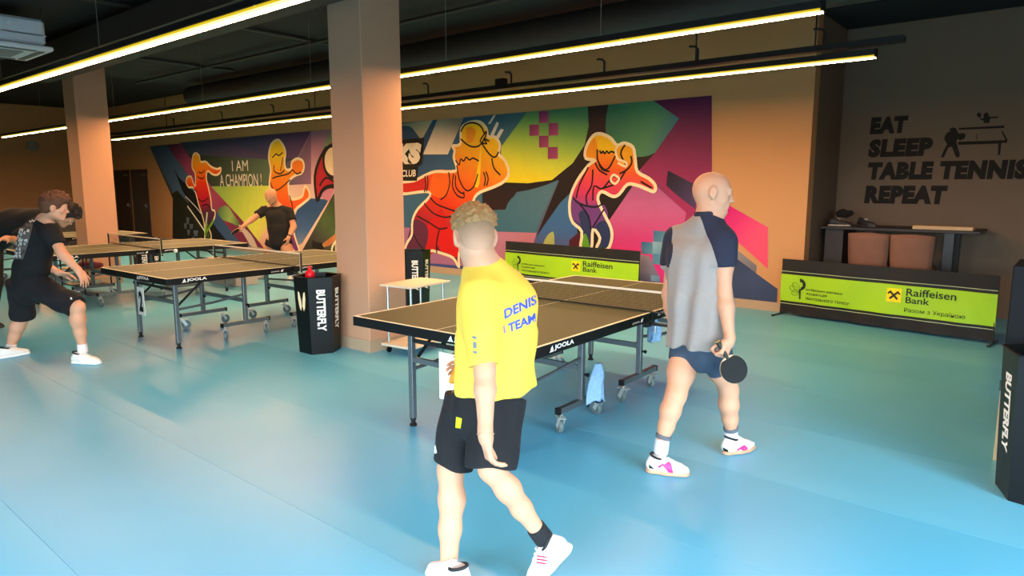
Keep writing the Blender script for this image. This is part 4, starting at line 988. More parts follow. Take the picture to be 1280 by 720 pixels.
def hand(Fd, wr, d, n, t, curl=(.5, .6, .4), s=1.0, spread=.08, thumb=(.7, .5)):
    """wrist, finger direction, palm normal, thumb side; curl per joint in radians"""
    d = np.array(d, float); d /= np.linalg.norm(d); n = np.array(n, float); n = n-d*(n@d); n /= np.linalg.norm(n)
    t0 = np.array(t, float); t = np.cross(n, d); t = t if t@t0 > 0 else -t
    wr = np.array(wr)
    Fd.cap(wr-d*.02, wr+d*.02*s, .021*s, .024*s, .02, t, 1.25)
    for o in (-.028, -.010, .010, .028): Fd.cap(wr+d*.015*s+t*o*.6*s, wr+(d*.083+t*o)*s, .0135*s, .0115*s, .012)
    Fd.ell(wr+(d*.035+t*.026+n*.006)*s, [d, t, n], (.030*s, .018*s, .016*s), .014)
    for o, L, a in ((.030, .070, 1), (.0105, .080, .2), (-.0105, .074, -.6), (-.029, .058, -1.5)):
        p = wr+(d*.083+t*o)*s; ang = 0; r = .0092*s
        dd = d+t*spread*a
        for j, fr in enumerate((.46, .31, .23)):
            ang += curl[j]*(1-.12*a*.5); v = (dd/np.linalg.norm(dd)*math.cos(ang)+n*math.sin(ang))*L*fr*s
            Fd.cap(p, p+v, r, r*.9, .004); p = p+v; r *= .9
    p = wr+(d*.022+t*.030)*s; v = (d*.62+t*thumb[0]+n*thumb[1]); v /= np.linalg.norm(v)
    Fd.cap(p, p+v*.036*s, .0125*s, .0105*s, .012); p = p+v*.036*s; v = v+d*.5; v /= np.linalg.norm(v)
    Fd.cap(p, p+v*.030*s, .0105*s, .0095*s, .004); p = p+v*.03*s; v = v+d*.3+n*.15; v /= np.linalg.norm(v); Fd.cap(p, p+v*.024*s, .0095*s, .008*s, .004)
def limb(Fd, pts, k=.025):
    for (a, ra), (b, rb) in zip(pts[:-1], pts[1:]): Fd.cap(a, b, ra, rb, k)
def mid(a, b, t, off=(0, 0, 0)): return np.array(a)*(1-t)+np.array(b)*t+np.array(off)
def leg(Fd, hip, knee, ank, r=(.085, .062, .050, .058, .036), back=(0, 0, 0)):
    """thigh, knee, calf with its bulge to the back"""
    bk = np.array(back, float)
    limb(Fd, [(hip, r[0]), (mid(hip, knee, .5), (r[0]+r[1])/2), (knee, r[2]), (mid(knee, ank, .3, bk*.012), r[3]), (mid(knee, ank, .62, bk*.004), (r[3]+r[4])/2), (ank, r[4])], .03)
def shoe(parent, H, T, up, ank, base, accent, label, s=1.0, lining='1a1a1e'):
    """H and T: heel and toe points on the sole; up: towards the ankle"""
    H = np.array(H, float); T = np.array(T, float); L = np.linalg.norm(T-H); f = (T-H)/L; u_ = np.array(up, float); u_ = u_-f*(u_@f); u_ /= np.linalg.norm(u_); l = np.cross(u_, f)
    def P(a, b, c): return H+f*a*L+l*b+u_*c
    Fd = field_for([P(0, -.06, -.01), P(1, .06, .02), P(.2, 0, .14), np.array(ank)+u_*.03], .006, .05)
    Fd.cap(P(.14, 0, .045), P(.45, 0, .043), .036, .036, .02, l, 1.0)
    Fd.cap(P(.42, 0, .040), P(.72, .004, .034), .036, .031, .02, l, 1.25)
    Fd.cap(P(.7, .004, .032), P(.88, .002, .026), .031, .024, .02, l, 1.35)
    Fd.cap(P(.16, 0, .05), P(.20, 0, .085), .036, .036, .02, l, .95); Fd.cap(P(.28, 0, .07), P(.52, 0, .055), .036, .03, .03)
    Fd.cap(P(.22, 0, .10), P(.22, 0, .18), .037, .040, .006, flat=True, cut=True)
    Fd.plane(P(0, 0, .014), -u_); up_ = Fd.mesh('shoe', mat(base[0], base[1], .55, noise=(30, .04)), parent); up_['label'] = label
    Fs = field_for([P(0, -.05, 0), P(1, .05, .03)], .006, .05)
    Fs.cap(P(.13, 0, .01), P(.45, 0, .01), .038, .036, .02, l, 1.05); Fs.cap(P(.45, 0, .01), P(.86, .003, .01), .036, .032, .02, l, 1.36)
    Fs.plane(P(0, 0, .024), u_); Fs.plane(P(0, 0, .001), -u_)
    Fs.mesh('sole', mat(accent[0], accent[1], .5), up_)
    g = G()
    for k in range(4):
        a = .42+.075*k; z = .104-.012*k
        g.tube([P(a-.01, -.026, z-.008), P(a+.01, 0, z+.004), P(a+.0, .026, z-.008)], .0035, 6)
    g.build('laces', mat('laces_white', 'f4f2ee', .7), up_, True, True)
    g = G(); g.tube([P(.235+.165*math.cos(q)*.9, .036*math.sin(q), .098+.012*math.cos(q)*-1) for q in np.linspace(0, 2*PI, 17)], .007, 6, False)
    g.build('collar_lining', mat('lining_'+accent[0], lining, .8), up_, True, True)
    return up_, P
def trimesh_bvh(o):
    me = o.data; mw_ = base_of(o); V = [Vector(v.co)+Vector(mw_) for v in me.vertices]
    return BVHTree.FromPolygons(V, [tuple(p.vertices) for p in me.polygons])
def decal(pix, o, m, name, off=.003, cuts=2, label=None):
    """print the pixel-outlined shapes on the cloth of o: each vertex sits on the surface"""
    bv = trimesh_bvh(o); Vo = []; Fo = []
    for P in pix:
        bm = bmesh.new(); vs_ = [bm.verts.new((a, b, 0)) for a, b in P]; bm.faces.new(vs_)
        bmesh.ops.triangulate(bm, faces=bm.faces)
        if cuts:
            bmesh.ops.subdivide_edges(bm, edges=bm.edges, cuts=cuts, use_grid_fill=True); bmesh.ops.triangulate(bm, faces=bm.faces)
        ok = {}
        for v in bm.verts:
            d = Vector(ray(v.co.x, v.co.y)).normalized(); h_ = bv.ray_cast(Vector(ORG), d)
            if h_[0] is not None: ok[v.index if v.index >= 0 else 0] = None
        bm.verts.index_update(); mp = {}
        for v in bm.verts:
            d = Vector(ray(v.co.x, v.co.y)).normalized(); h_ = bv.ray_cast(Vector(ORG), d)
            if h_[0] is not None: mp[v.index] = len(Vo); Vo.append(tuple(h_[0]+h_[1]*off if h_[1].dot(d) < 0 else h_[0]-d*off))
        for f in bm.faces:
            ix = [v.index for v in f.verts]
            if all(i in mp for i in ix): Fo.append(tuple(mp[i] for i in ix))
        bm.free()
    if not Fo: return None
    ob = mk(name, Vo, Fo, m, o, world=True)
    if label: ob['label'] = label
    return ob
def decal_text(s, o, m, p0, p1, p2, off=.003, bold=0, shear=0):
    """lettering with its lower left, lower right and upper left corners at pixel points, printed on o"""
    V, F = text2d(s, bold, shear); p0, p1, p2 = map(np.array, (p0, p1, p2)); bv = trimesh_bvh(o); Vo = []; mp = {}
    for i, (a, b) in enumerate(V):
        q = p0+a*(p1-p0)+b*(p2-p0); d = Vector(ray(*q)).normalized(); h_ = bv.ray_cast(Vector(ORG), d)
        if h_[0] is not None: mp[i] = len(Vo); Vo.append(tuple(h_[0]-d*off))
    Fo = [tuple(mp[i] for i in f) for f in F if all(i in mp for i in f)]
    if Fo: mk('lettering', Vo, Fo, m, o, world=True)
def folds(amp, fx, fz, ph=0.0, ax=(1, 0)):
    def fn(X, Y, Z_):
        q = X*ax[0]+Y*ax[1]
        return amp*(np.sin(q*fx+1.4*np.sin(Z_*fz+ph)+ph)+.6*np.sin(q*fx*1.9-Z_*fz*1.3+ph*2)+.5*np.sin(Z_*fz*2.6+q*7+ph))
    return fn
def sock(parent, a, b, r0, r1, m, name='sock', label=None):
    Fd = field_for([a, b], .005, .09); Fd.cap(a, b, r0, r1, .005, flat=True); o = Fd.mesh(name, m, parent)
    if label: o['label'] = label
    return o
m_skin = mat('skin_light', 'd49c7c', .55, noise=(14, .07), bump=(90, .08), spec=.35)
m_skin2 = mat('skin_fair', 'cf9a7a', .55, noise=(14, .07), bump=(90, .08), spec=.35)
m_skin3 = mat('skin_warm', 'c08a68', .55, noise=(14, .07))
RTa, UPa, FWa = RT, UP, FW
def rel(a, b, c): return RT*a+UP*b+FW*c       # right, up, away as seen from the viewer: directions for poses
Xp = np.array([1.0, 0, 0]); Yp = np.array([0, 1.0, 0]); Zp = np.array([0, 0, 1.0])

# ================================================================ man in the grey shirt
pb = empty('person', tuple(onz(872, 580)), 0, 'bald man in grey raglan shirt and dark blue shorts walking beside the nearest table', 'person', None)
hd = J(892, 243, 3.86); nk = J(884, 277, 3.88)
hipL, hipR = J(858, 437, 4.03), J(893, 437, 3.95); knL, knR = J(845, 494, 3.93), J(911, 487, 4.10); akL, akR = J(826, 556, 3.94), J(914, 545, 4.21)
shL, shR = J(848, 297, 4.05), J(903, 301, 3.80); elR, wrR = J(905, 366, 3.78), J(912, 425, 3.72); elL, wrL = J(836, 368, 4.16), J(846, 422, 4.16)
lat = Xp*.97+Yp*-.2
Fd = field_for([hd+[0, 0, .1], akL, akR, shL, shR, elR, wrL, wrR], .006, .17)
head(Fd, hd, rel(.95, -.12, -.20), rel(.04, 1, 0), 1.02, nk, .056)
f_, l_, u_ = basis(rel(.95, -.12, -.20), rel(.04, 1, 0))
Fd.ell(hd+f_*-.03+u_*.018, [f_, l_, u_], (.088, .076, .088), .02)
Fd.cap(nk, J(872, 330, 3.93), .06, .09, .04, lat, 1.5); Fd.cap(J(872, 330, 3.93), J(874, 430, 3.98), .10, .11, .04, lat, 1.35)
Fd.cap(nk, shL, .045, .055, .04); Fd.cap(nk, shR, .045, .055, .04)
limb(Fd, [(shR, .058), (mid(shR, elR, .5), .052), (elR, .040), (mid(elR, wrR, .3), .043), (wrR, .026)])
limb(Fd, [(shL, .056), (mid(shL, elL, .5), .050), (elL, .040), (mid(elL, wrL, .3), .043), (wrL, .027)])
leg(Fd, hipL, knL, akL, (.086, .068, .056, .056, .030), -Yp); leg(Fd, hipR, knR, akR, (.086, .066, .054, .057, .030), -Yp)
hand(Fd, wrR, rel(-.42, -.9, -.12), rel(-.55, .2, .75), rel(.1, .2, -1), (1.0, 1.1, .6), 1.0, .03, (.1, .9))
hand(Fd, wrL, rel(.1, -1, 0), rel(1, 0, -.2), rel(.2, 0, 1), (.4, .5, .3))
Fd.mesh('body', m_skin, pb); eyes(pb, hd, rel(.95, -.12, -.20), rel(.04, 1, 0))
# shirt: grey back and front, dark raglan sleeves
m_gs = mat('shirt_grey', '9c938e', .9, noise=(40, .08), bump=(220, .15)); m_nv = mat('sleeve_navy', '23263a', .9, noise=(40, .1), bump=(200, .15))
ch, pv = J(869, 322, 3.93), J(874, 433, 3.985)
def grey_shirt(extra=0.0):
    Fd = field_for([shL, shR, pv, nk, mid(shR, elR, .5), mid(shL, elL, .5)], .006, .17)
    Fd.cap(ch, J(872, 380, 3.96), .130, .132, .05, lat, 1.5); Fd.cap(J(872, 370, 3.96), pv, .134, .150, .03, lat, 1.42, flat=True)
    Fd.cap(nk-[0, 0, .022], shL-[0, 0, .01], .078, .070, .06); Fd.cap(nk-[0, 0, .022], shR-[0, 0, .01], .078, .070, .06)
    for S_, E_ in ((shR, elR), (shL, elL)):
        Fd.cap(S_, mid(S_, E_, .36), .072, .068, .04); Fd.cap(S_, mid(S_, E_, .50), .070, .072, .02, flat=True)
    Fd.add(lambda X, Y, Z_: folds(.0105, 30, 4, .4, (.95, -.3))(X, Y, Z_)*np.clip((1.42-Z_)*2.2, .12, 1)-extra)
    return Fd
sh = grey_shirt().mesh('shirt', m_gs, pb)
for A_, B_, sg, zc in ((J(872, 255, 3.8), J(892, 330, 3.8), 1, J(893, 332, 3.8)[2]), (J(846, 255, 4), J(834, 330, 4), -1, J(836, 332, 4.05)[2])):
    Fd = grey_shirt(.003); n_ = np.cross(B_-A_, FW); n_ = n_ if n_@RT*sg < 0 else -n_
    Fd.plane(A_, n_); Fd.plane((0, 0, zc-.004), -Zp); Fd.mesh('sleeve', m_nv, sh)['label'] = 'dark navy raglan sleeve'
Fd = field_for([nk], .005, .13); Fd.cap(nk+[0, 0, .02], nk+[0, 0, .062]-RT*.004, .079, .068, .01, flat=True); Fd.mesh('collar', m_nv, sh)
m_sb = mat('shorts_slate', '36465a', .8, noise=(30, .08), bump=(150, .1))
Fd = field_for([hipL, hipR, knL, knR], .006, .15)
Fd.cap(J(874, 420, 3.985), J(874, 440, 3.985), .118, .122, .03, lat, 1.38)
Fd.cap(hipL, mid(hipL, knL, .28), .094, .088, .02, flat=True); Fd.cap(hipR, mid(hipR, knR, .46), .096, .088, .02, flat=True)
Fd.add(folds(.003, 30, 25, 2)); Fd.mesh('shorts', m_sb, pb)
m_sg = mat('sock_grey', 'c6ccd4', .9, noise=(90, .2)); m_sd = mat('sock_band', '5a6068', .9)
for a, k_ in ((akL, knL), (akR, knR)):
    so = sock(pb, mid(a, k_, .12)-[0, 0, 0], a-[0, 0, .055], .041, .042, m_sg, label='speckled light grey sock')
    sock(so, mid(a, k_, .21), mid(a, k_, .12), .047, .044, m_sd, 'sock_band')
m_pk = mat('shoe_pink', 'e03080', .5)
H, T = onz(808, 589.0), onz(856, 594); d_ = (T-H); T = H+d_/np.linalg.norm(d_)*.245
s1, P1 = shoe(pb, H, T, Zp, akL, ('shoe_white', 'ece8e8'), ('sole_gum', 'c89878'), 'white indoor shoe with pink stripes')
decal([[(828, 582), (836, 577), (839, 580), (834, 584), (842, 592), (839, 595), (832, 586)], [(822, 583), (829, 579), (830, 581), (824, 585)]], s1, m_pk, 'stripe')
decal([[(811, 580), (816, 584), (818, 586), (812, 585)]], s1, m_black, 'heel_patch')
H, T = onz(903, 568.0), onz(950, 560); d_ = (T-H); T = H+d_/np.linalg.norm(d_)*.255
s2, P2 = shoe(pb, H, T, Zp, akR, ('shoe_white', 'ece8e8'), ('sole_gum', 'c89878'), 'white indoor shoe with pink stripes')
decal([[(921, 561), (930, 556), (934, 559), (926, 562), (936, 565), (932, 567), (922, 564)]], s2, m_pk, 'stripe')
decal([[(904, 559), (910, 562), (911, 566), (905, 565)]], s2, m_black, 'heel_patch')
# racket in his hand
rc = J(917, 461.5, 3.70); hn = J(900, 432, 3.70); ax = hn-rc; ax = ax/np.linalg.norm(ax); nrm = -FW+RT*.12; nrm = nrm-ax*(nrm@ax); nrm /= np.linalg.norm(nrm); sx = np.cross(nrm, ax)
def racket(center, ax, sx, nrm, label, red=False):
    t = empty('table_tennis_bat', tuple(center), 0, label, 'bat'); c = np.array(center)
    def disc(nm, m, z0, z1, R_, par, cut=None):
        pts = []
        for k in range(36):
            a = 2*PI*k/36; x, y_ = R_*math.cos(a)*.97, R_*math.sin(a)
            if cut and y_ > cut: y_ = cut
            pts.append((x, y_))
        V = [c+sx*x+ax*y_+nrm*z0 for x, y_ in pts]+[c+sx*x+ax*y_+nrm*z1 for x, y_ in pts]; n = 36
        return mk(nm, V, [tuple(range(n-1, -1, -1)), tuple(range(n, 2*n))]+[(i, (i+1) % n, n+(i+1) % n, n+i) for i in range(n)], m, par, world=True)
    bl_ = disc('blade', m_wood, -.003, .003, .079, t)
    disc('rubber_sheet', mat('rubber_black', '0e1214', .65, spec=.25), .003, .0065, .0775, t, .066); disc('rubber_sheet', mat('rubber_red', 'b02020', .55) if red else mat('rubber_black', '14191c'), -.0065, -.003, .0775, t, .066)
    g = G().tube([c+ax*.062, c+ax*.10, c+ax*.15, c+ax*.172], [.009, .0125, .0125, .0155], 10); g.build('handle', mat('handle_dark', '2a241c', .6), t, True, True)
    g = G().tube([c+ax*.1715, c+ax*.174], [.0155, .014], 10); g.build('handle_end', mat('handle_yellow', 'd8b850', .5), t, True, True)
    return t
racket(rc, ax, sx, nrm, 'black table tennis bat held low by the bald man')

# ================================================================ boy in the yellow shirt
py_ = empty('person', tuple(onz(612, 715)), 0, 'boy with short blond hair in yellow shirt and black shorts walking left', 'person')
hd = J(593, 296, 2.66); hf = rel(-.30, -.12, .94); hu = rel(-.05, 1, 0); nk = J(606, 334, 2.70)
hipF, hipB = J(585, 505, 2.86), J(622, 505, 2.74); knF, knB = J(563, 588, 2.86), J(614, 586, 2.68); akF, akB = J(561, 705, 2.875), J(673, 664, 2.82)
shN, shF = J(602, 360, 2.61), J(638, 352, 2.84); elN, wrN = J(606, 462, 2.52), J(607, 545, 2.46)
elFr, wrFr = J(612, 440, 2.93), J(596, 462, 2.80)
Fd = field_for([hd+[0, 0, .1], akF, akB, shN, shF, elN, wrN, elFr], .0055, .17)
head(Fd, hd, hf, hu, .93, nk, .050)
latb = Yp*1.0+Xp*.1
Fd.cap(nk, J(620, 390, 2.75), .055, .085, .04, latb, 1.4); Fd.cap(J(620, 390, 2.75), J(606, 500, 2.80), .09, .10, .04, latb, 1.3)
Fd.cap(nk, shN, .04, .05, .04); Fd.cap(nk, shF, .04, .05, .04)
limb(Fd, [(shN, .048), (mid(shN, elN, .5), .044), (elN, .037), (mid(elN, wrN, .3), .038), (wrN, .025)])
limb(Fd, [(shF, .048), (elFr, .036), (wrFr, .026)])
leg(Fd, hipF, knF, akF, (.085, .066, .051, .053, .036), Xp); leg(Fd, hipB, knB, akB, (.085, .064, .047, .048, .032), Xp)
hand(Fd, wrN, rel(.16, -.95, -.05), rel(.95, .1, .3), rel(-.5, 0, .8), (.65, .45, .25), .95, .03, (.25, .4))
hand(Fd, wrFr, rel(-.9, .1, .3), rel(0, -.5, -1), rel(0, 1, 0), (.6, .6, .4), .9)
Fd.mesh('body', m_skin2, py_); eyes(py_, hd, hf, hu, .93)
# bracelet
a_ = mid(elN, wrN, .97); g = G(); dw = (wrN-elN)/np.linalg.norm(wrN-elN); b1 = np.cross(dw, Xp); b1 /= np.linalg.norm(b1); b2 = np.cross(dw, b1)
ring = [a_+(b1*math.cos(q)+b2*math.sin(q))*.030 for q in np.linspace(0, 2*PI, 15)]; g.tube(ring, .0028, 6, False).build('bracelet', mat('bracelet_beige', 'b89878', .6), py_, True, True)
# hair: clipped back and sides, tousled top
f_, l_, u_ = basis(hf, hu); c_ = hd; R_ = [f_, l_, u_]; s_ = .93
m_h1 = mat('hair_clipped', '8c6c50', .9, noise=(60, .25), bump=(300, .2))
_nt = m_h1.node_tree; _tc = _nt.nodes.new('ShaderNodeTexCoord'); _sp = _nt.nodes.new('ShaderNodeSeparateXYZ'); _mr = _nt.nodes.new('ShaderNodeMapRange'); _mx = _nt.nodes.new('ShaderNodeMix'); _mx.data_type = 'RGBA'
_src = _nt.nodes['Principled BSDF'].inputs['Base Color'].links[0].from_socket      # the haircut fades to skin at the nape
_nt.links.new(_tc.outputs['Generated'], _sp.inputs[0]); _nt.links.new(_sp.outputs[2], _mr.inputs[0]); _mr.inputs[1].default_value = .08; _mr.inputs[2].default_value = .72
_nt.links.new(_mr.outputs[0], _mx.inputs[0]); _mx.inputs[6].default_value = (*lin('cf9a7a'), 1); _nt.links.new(_src, _mx.inputs[7]); _nt.links.new(_mx.outputs[2], _nt.nodes['Principled BSDF'].inputs['Base Color'])
m_h2 = mat('hair_blond', '9c7244', .75, noise=(45, .4), bump=(90, .6))
Fd = field_for([hd], .004, .17)
Fd.ell(c_+(f_*-.014+u_*.034)*s_, R_, (.0995*s_, .0795*s_, .082*s_), .02); Fd.ell(c_+(f_*-.045-u_*.02)*s_, R_, (.062*s_, .064*s_, .062*s_), .03)
Fd.plane(c_+f_*.050*s_, f_); Fd.plane(c_+u_*-.060*s_, -u_+f_*.5)
for sg in (1, -1): Fd.ell(c_+(f_*.005+l_*.085*sg-u_*.005)*s_, R_, (.034, .02, .045), .01, cut=True)
hair = Fd.mesh('clipped_hair', m_h1, py_)
Fd = field_for([hd], .004, .19)
Fd.ell(c_+(f_*-.004+u_*.058)*s_, R_, (.109*s_, .090*s_, .080*s_), .02)
Fd.ell(c_+(f_*.05+u_*.06)*s_, R_, (.062*s_, .074*s_, .05*s_), .02)
rr = random.Random(5)
for i in range(150):
    th = rr.uniform(0, 2*PI); ph = rr.uniform(.0, 1.75); n_ = f_*math.sin(ph)*math.cos(th)+l_*math.sin(ph)*math.sin(th)+u_*math.cos(ph)
    p_ = c_+(f_*-.004+u_*.058)*s_+(f_*(n_@f_)*.109+l_*(n_@l_)*.091+u_*(n_@u_)*.081)*s_
    tg = np.cross(n_, u_*.6+f_*rr.uniform(-1, 1)+l_*rr.uniform(-1, 1)); tg /= np.linalg.norm(tg)
    Fd.cap(p_-n_*.004, p_+tg*rr.uniform(.012, .026)+n_*rr.uniform(.0, .007), .0075, .0045, .005)
Fd.plane(c_+u_*.010*s_+f_*-.03, -u_+f_*.25); Fd.mesh('top_hair', m_h2, py_)['label'] = 'tousled sandy blond top hair'
# shirt
m_ys = mat('shirt_yellow', 'f2ca48', .85, noise=(6, .05), bump=(180, .12))
Fd = field_for([shN, shF, J(620, 480, 2.8), nk], .0055, .19)
Fd.cap(J(622, 382, 2.72), J(622, 430, 2.76), .128, .128, .05, latb, 1.42); Fd.cap(J(622, 415, 2.76), J(622, 487, 2.79), .130, .137, .03, latb, 1.38, flat=True)
Fd.cap(nk-[0, 0, .03], shN-[0, 0, .02], .055, .058, .06); Fd.cap(nk-[0, 0, .03], shF-[0, 0, .02], .055, .062, .06); Fd.cap(nk-[0, 0, .02], J(622, 382, 2.72), .065, .11, .06, latb, 1.3)
Fd.cap(shN-[0, 0, .01], mid(shN, elN, .95), .058, .062, .035, flat=True); Fd.cap(shN-[0, 0, .01], mid(shN, elN, .5), .058, .056, .06)
Fd.cap(shF-[0, 0, .01], mid(shF, elFr, .95), .062, .064, .02, flat=True)
Fd.cap(nk+[0, 0, .02], nk+[0, 0, .08], .052, .052, .01, flat=True, cut=True)
Fd.add(lambda X, Y, Z_: folds(.0045, 26, 9, .9, (.6, .8))(X, Y, Z_)*np.clip((1.30-Z_)*3, .15, 1))
ys = Fd.mesh('shirt', m_ys, py_)
m_bl = mat('print_blue', '3c50c8', .7); m_or = mat('print_orange', 'd88a20', .7); m_mg = mat('print_violet', 'a870c0', .7)
decal_text('DENIS', ys, m_bl, (631, 399), (671, 380), (630, 387), .003, .03)
decal_text('TEAM', ys, m_bl, (636, 416), (670, 402), (635, 405), .003, .03); decal_text('I', ys, m_mg, (630, 417), (632, 416), (629, 408), .003, .03)
decal([[(591, 420), (596, 421), (596, 424), (591, 423)], [(592, 427), (596, 428), (596, 436), (592, 435)], [(591, 439), (597, 439), (596, 443), (592, 441)]], ys, mat('print_grey', '6a7480', .7), 'sleeve_print')
# printed front hem flying forward
Fd = field_for([J(582, 465, 2.76)], .005, .12)
Fd.cap(J(586, 455, 2.80), J(583, 480, 2.80), .048, .052, .02, latb, 1.6, flat=True); Fd.add(folds(.004, 40, 30, .2))
hm = Fd.mesh('printed_hem', m_or, ys); hm['label'] = 'tiger print front hem'
rr = random.Random(9); st = []
for i in range(16):
    x, y_ = rr.uniform(568, 592), rr.uniform(455, 481); l0 = rr.uniform(5, 11); st.append([(x, y_), (x+l0*.5, y_-2.6), (x+l0, y_-2.0), (x+l0*.5, y_+.4)])
decal(st, hm, mat('print_black', '1a1410', .7), 'tiger_stripe', .003, 0)
# shorts
m_bs = mat('shorts_black', '100e13', .9, noise=(20, .15), bump=(60, .15))
Fd = field_for([hipF, hipB, knF, knB, J(606, 485, 2.8)], .0055, .17)
Fd.cap(J(608, 482, 2.80), J(606, 512, 2.80), .108, .12, .04, latb, 1.3)
Fd.cap(mid(hipF, knF, -.1), mid(hipF, knF, .93), .105, .088, .03, flat=True); Fd.cap(mid(hipB, knB, -.1), mid(hipB, knB, 1.0), .112, .100, .03, flat=True)
Fd.add(folds(.004, 28, 12, .3, (.5, .8))); so_ = Fd.mesh('shorts', m_bs, py_)
decal([[(571, 521), (578, 523), (576, 535), (570, 534)]], so_, mat('tag_neon', 'd8e800', .5), 'neon_tag')
decal([[(545, 556), (547, 566), (544, 567), (543, 560)]], so_, m_logo, 'white_emblem')
m_sk = mat('sock_black', '121318', .9)
sock(py_, mid(akF, knF, .0), akF-[0, 0, .07], .042, .045, m_sk); 
dB = (akB-knB)/np.linalg.norm(akB-knB)
sock(py_, akB-dB*.03, akB+dB*.055, .040, .042, m_sk)
uB = rel(-.72, .69, -.05)
sB, PB = shoe(py_, J(716, 684, 2.83), J(662, 738, 2.845), uB, akB, ('shoe_white2', 'efe9ee'), ('sole_white', 'f2ece4'), 'white shoe with three dark pink stripes, heel lifted')
decal([[(672, 694), (684, 695.5), (684, 697.5), (672, 696)], [(671.5, 698), (684, 699.5), (684, 701.5), (671.5, 700)], [(671, 702), (683, 703.5), (683, 705.5), (671, 704)]], sB, mat('stripe_wine', 'a01848', .6), 'stripe')
decal([[(680, 715), (690, 714), (687, 722), (679, 722)]], sB, m_or, 'sole_patch')
H = onz(585, 744); H[2] = 0
shoe(py_, H, H+np.array([-.252, .03, 0]), Zp, akF, ('shoe_white2', 'efe9ee'), ('sole_white', 'f2ece4'), 'white shoe flat on the floor')

# ================================================================ boy in the black printed shirt
pl_ = empty('person', tuple(onz(60, 452)), 0, 'boy in black printed t-shirt and black shorts crouching to play, left side', 'person')
hd = J(69, 260, 6.20); hf = Xp*.45+Yp*.88-Zp*.12; hu = Zp*1.0+Yp*.1; nk = J(56, 276, 6.26)
hipL, hipR = J(27, 358, 6.48), J(45, 358, 6.36); knL, knR = J(28, 397, 6.62), J(97, 384, 6.25); akL, akR = J(13, 433, 6.66), J(103, 434, 6.36)
shL, shR = J(39, 284, 6.42), J(64, 290, 6.15); elR, wrR = J(78, 318, 6.10), J(98, 338, 6.10); elL, wrL = J(52, 330, 6.46), J(74, 341, 6.40)
Fd = field_for([hd+[0, 0, .1], hipL, akL, akR, shL, shR, elR, wrR, wrL, knR], .008, .2)
head(Fd, hd, hf, hu, .97, nk, .052)
latc = Xp
Fd.cap(nk, J(45, 315, 6.35), .06, .09, .04, latc, 1.5); Fd.cap(J(45, 315, 6.35), J(36, 350, 6.42), .10, .11, .04, latc, 1.35)
Fd.cap(nk, shL, .045, .05, .04); Fd.cap(nk, shR, .045, .05, .04)
limb(Fd, [(shR, .052), (elR, .042), (mid(elR, wrR, .3), .041), (wrR, .027)]); limb(Fd, [(shL, .052), (elL, .042), (mid(elL, wrL, .3), .041), (wrL, .027)])
leg(Fd, hipL, knL, akL, (.09, .07, .056, .062, .036), -Yp); leg(Fd, hipR, knR, akR, (.09, .07, .058, .064, .036), -Yp)
hand(Fd, wrR, rel(.45, -.85, .1), rel(-.8, -.3, .3), rel(.4, .4, .6), (.35, .3, .2), 1.05, .08, (.6, .3))
hand(Fd, wrL, rel(.95, -.15, .1), rel(0, -.9, -.3), rel(.2, .3, 1), (.3, .3, .2), 1.05)
Fd.mesh('body', m_skin, pl_); eyes(pl_, hd, hf, hu, .97)
f_, l_, u_ = basis(hf, hu); R_ = [f_, l_, u_]
m_h3 = mat('hair_brown', '5e3820', .7, noise=(30, .4), bump=(60, .5))
Fd = field_for([hd], .007, .2)
Fd.ell(hd+f_*-.022+u_*.045, R_, (.112, .094, .098), .02); Fd.ell(hd+f_*.05+u_*.085, R_, (.07, .08, .045), .03); Fd.ell(hd+f_*-.055+u_*-.01, R_, (.06, .07, .07), .03)
rr = random.Random(2)
for i in range(90):
    th = rr.uniform(0, 2*PI); ph = rr.uniform(0, 1.5); n_ = f_*math.sin(ph)*math.cos(th)+l_*math.sin(ph)*math.sin(th)+u_*math.cos(ph)
    p_ = hd+f_*-.01+u_*.05+f_*(n_@f_)*.115+l_*(n_@l_)*.096+u_*(n_@u_)*.096
    Fd.cap(p_-n_*.01, p_+f_*rr.uniform(-.01, .04)+l_*rr.uniform(-.02, .02)+n_*.014, .013, .006, .008)
Fd.ell(hd+f_*.085+u_*-.0, R_, (.04, .08, .05), .015, cut=True)
for sg in (1, -1): Fd.ell(hd+f_*.01+l_*.092*sg+u_*-.008, R_, (.035, .025, .038), .01, cut=True)
Fd.plane(hd+u_*-.055, -u_); Fd.mesh('hair', m_h3, pl_)['label'] = 'thick brown hair'
m_bt = mat('tshirt_black', '0b0b0e', .9, noise=(20, .15), bump=(50, .2))
Fd = field_for([shL, shR, J(36, 350, 6.42), nk, elR], .008, .2)
Fd.cap(J(48, 298, 6.31), J(41, 330, 6.38), .145, .135, .06, latc, 1.42); Fd.cap(J(42, 322, 6.37), J(34, 356, 6.43), .138, .14, .04, latc, 1.4, flat=True)
Fd.cap(nk-[0, 0, .02], shL-[0, 0, .02], .072, .068, .05); Fd.cap(nk-[0, 0, .02], shR-[0, 0, .02], .072, .068, .05)
Fd.cap(shR, mid(shR, elR, .62), .070, .070, .03, flat=True); Fd.cap(shR, mid(shR, elR, .3), .07, .07, .04); Fd.cap(shL, mid(shL, elL, .6), .070, .070, .03, flat=True)
Fd.add(folds(.006, 18, 12, .2, (.8, .5))); bt = Fd.mesh('tshirt', m_bt, pl_)
m_pg = mat('print_pale', 'd8d4cc', .7); m_pm = mat('print_mid', '7c7874', .7)
decal([[(23, 281), (42, 279), (37, 300), (29, 324), (17, 324), (19, 300)]], bt, mat('print_photo', '5c5854', .7), 'photo_print', .004, 5)
rr = random.Random(7); a_, b_ = [], []
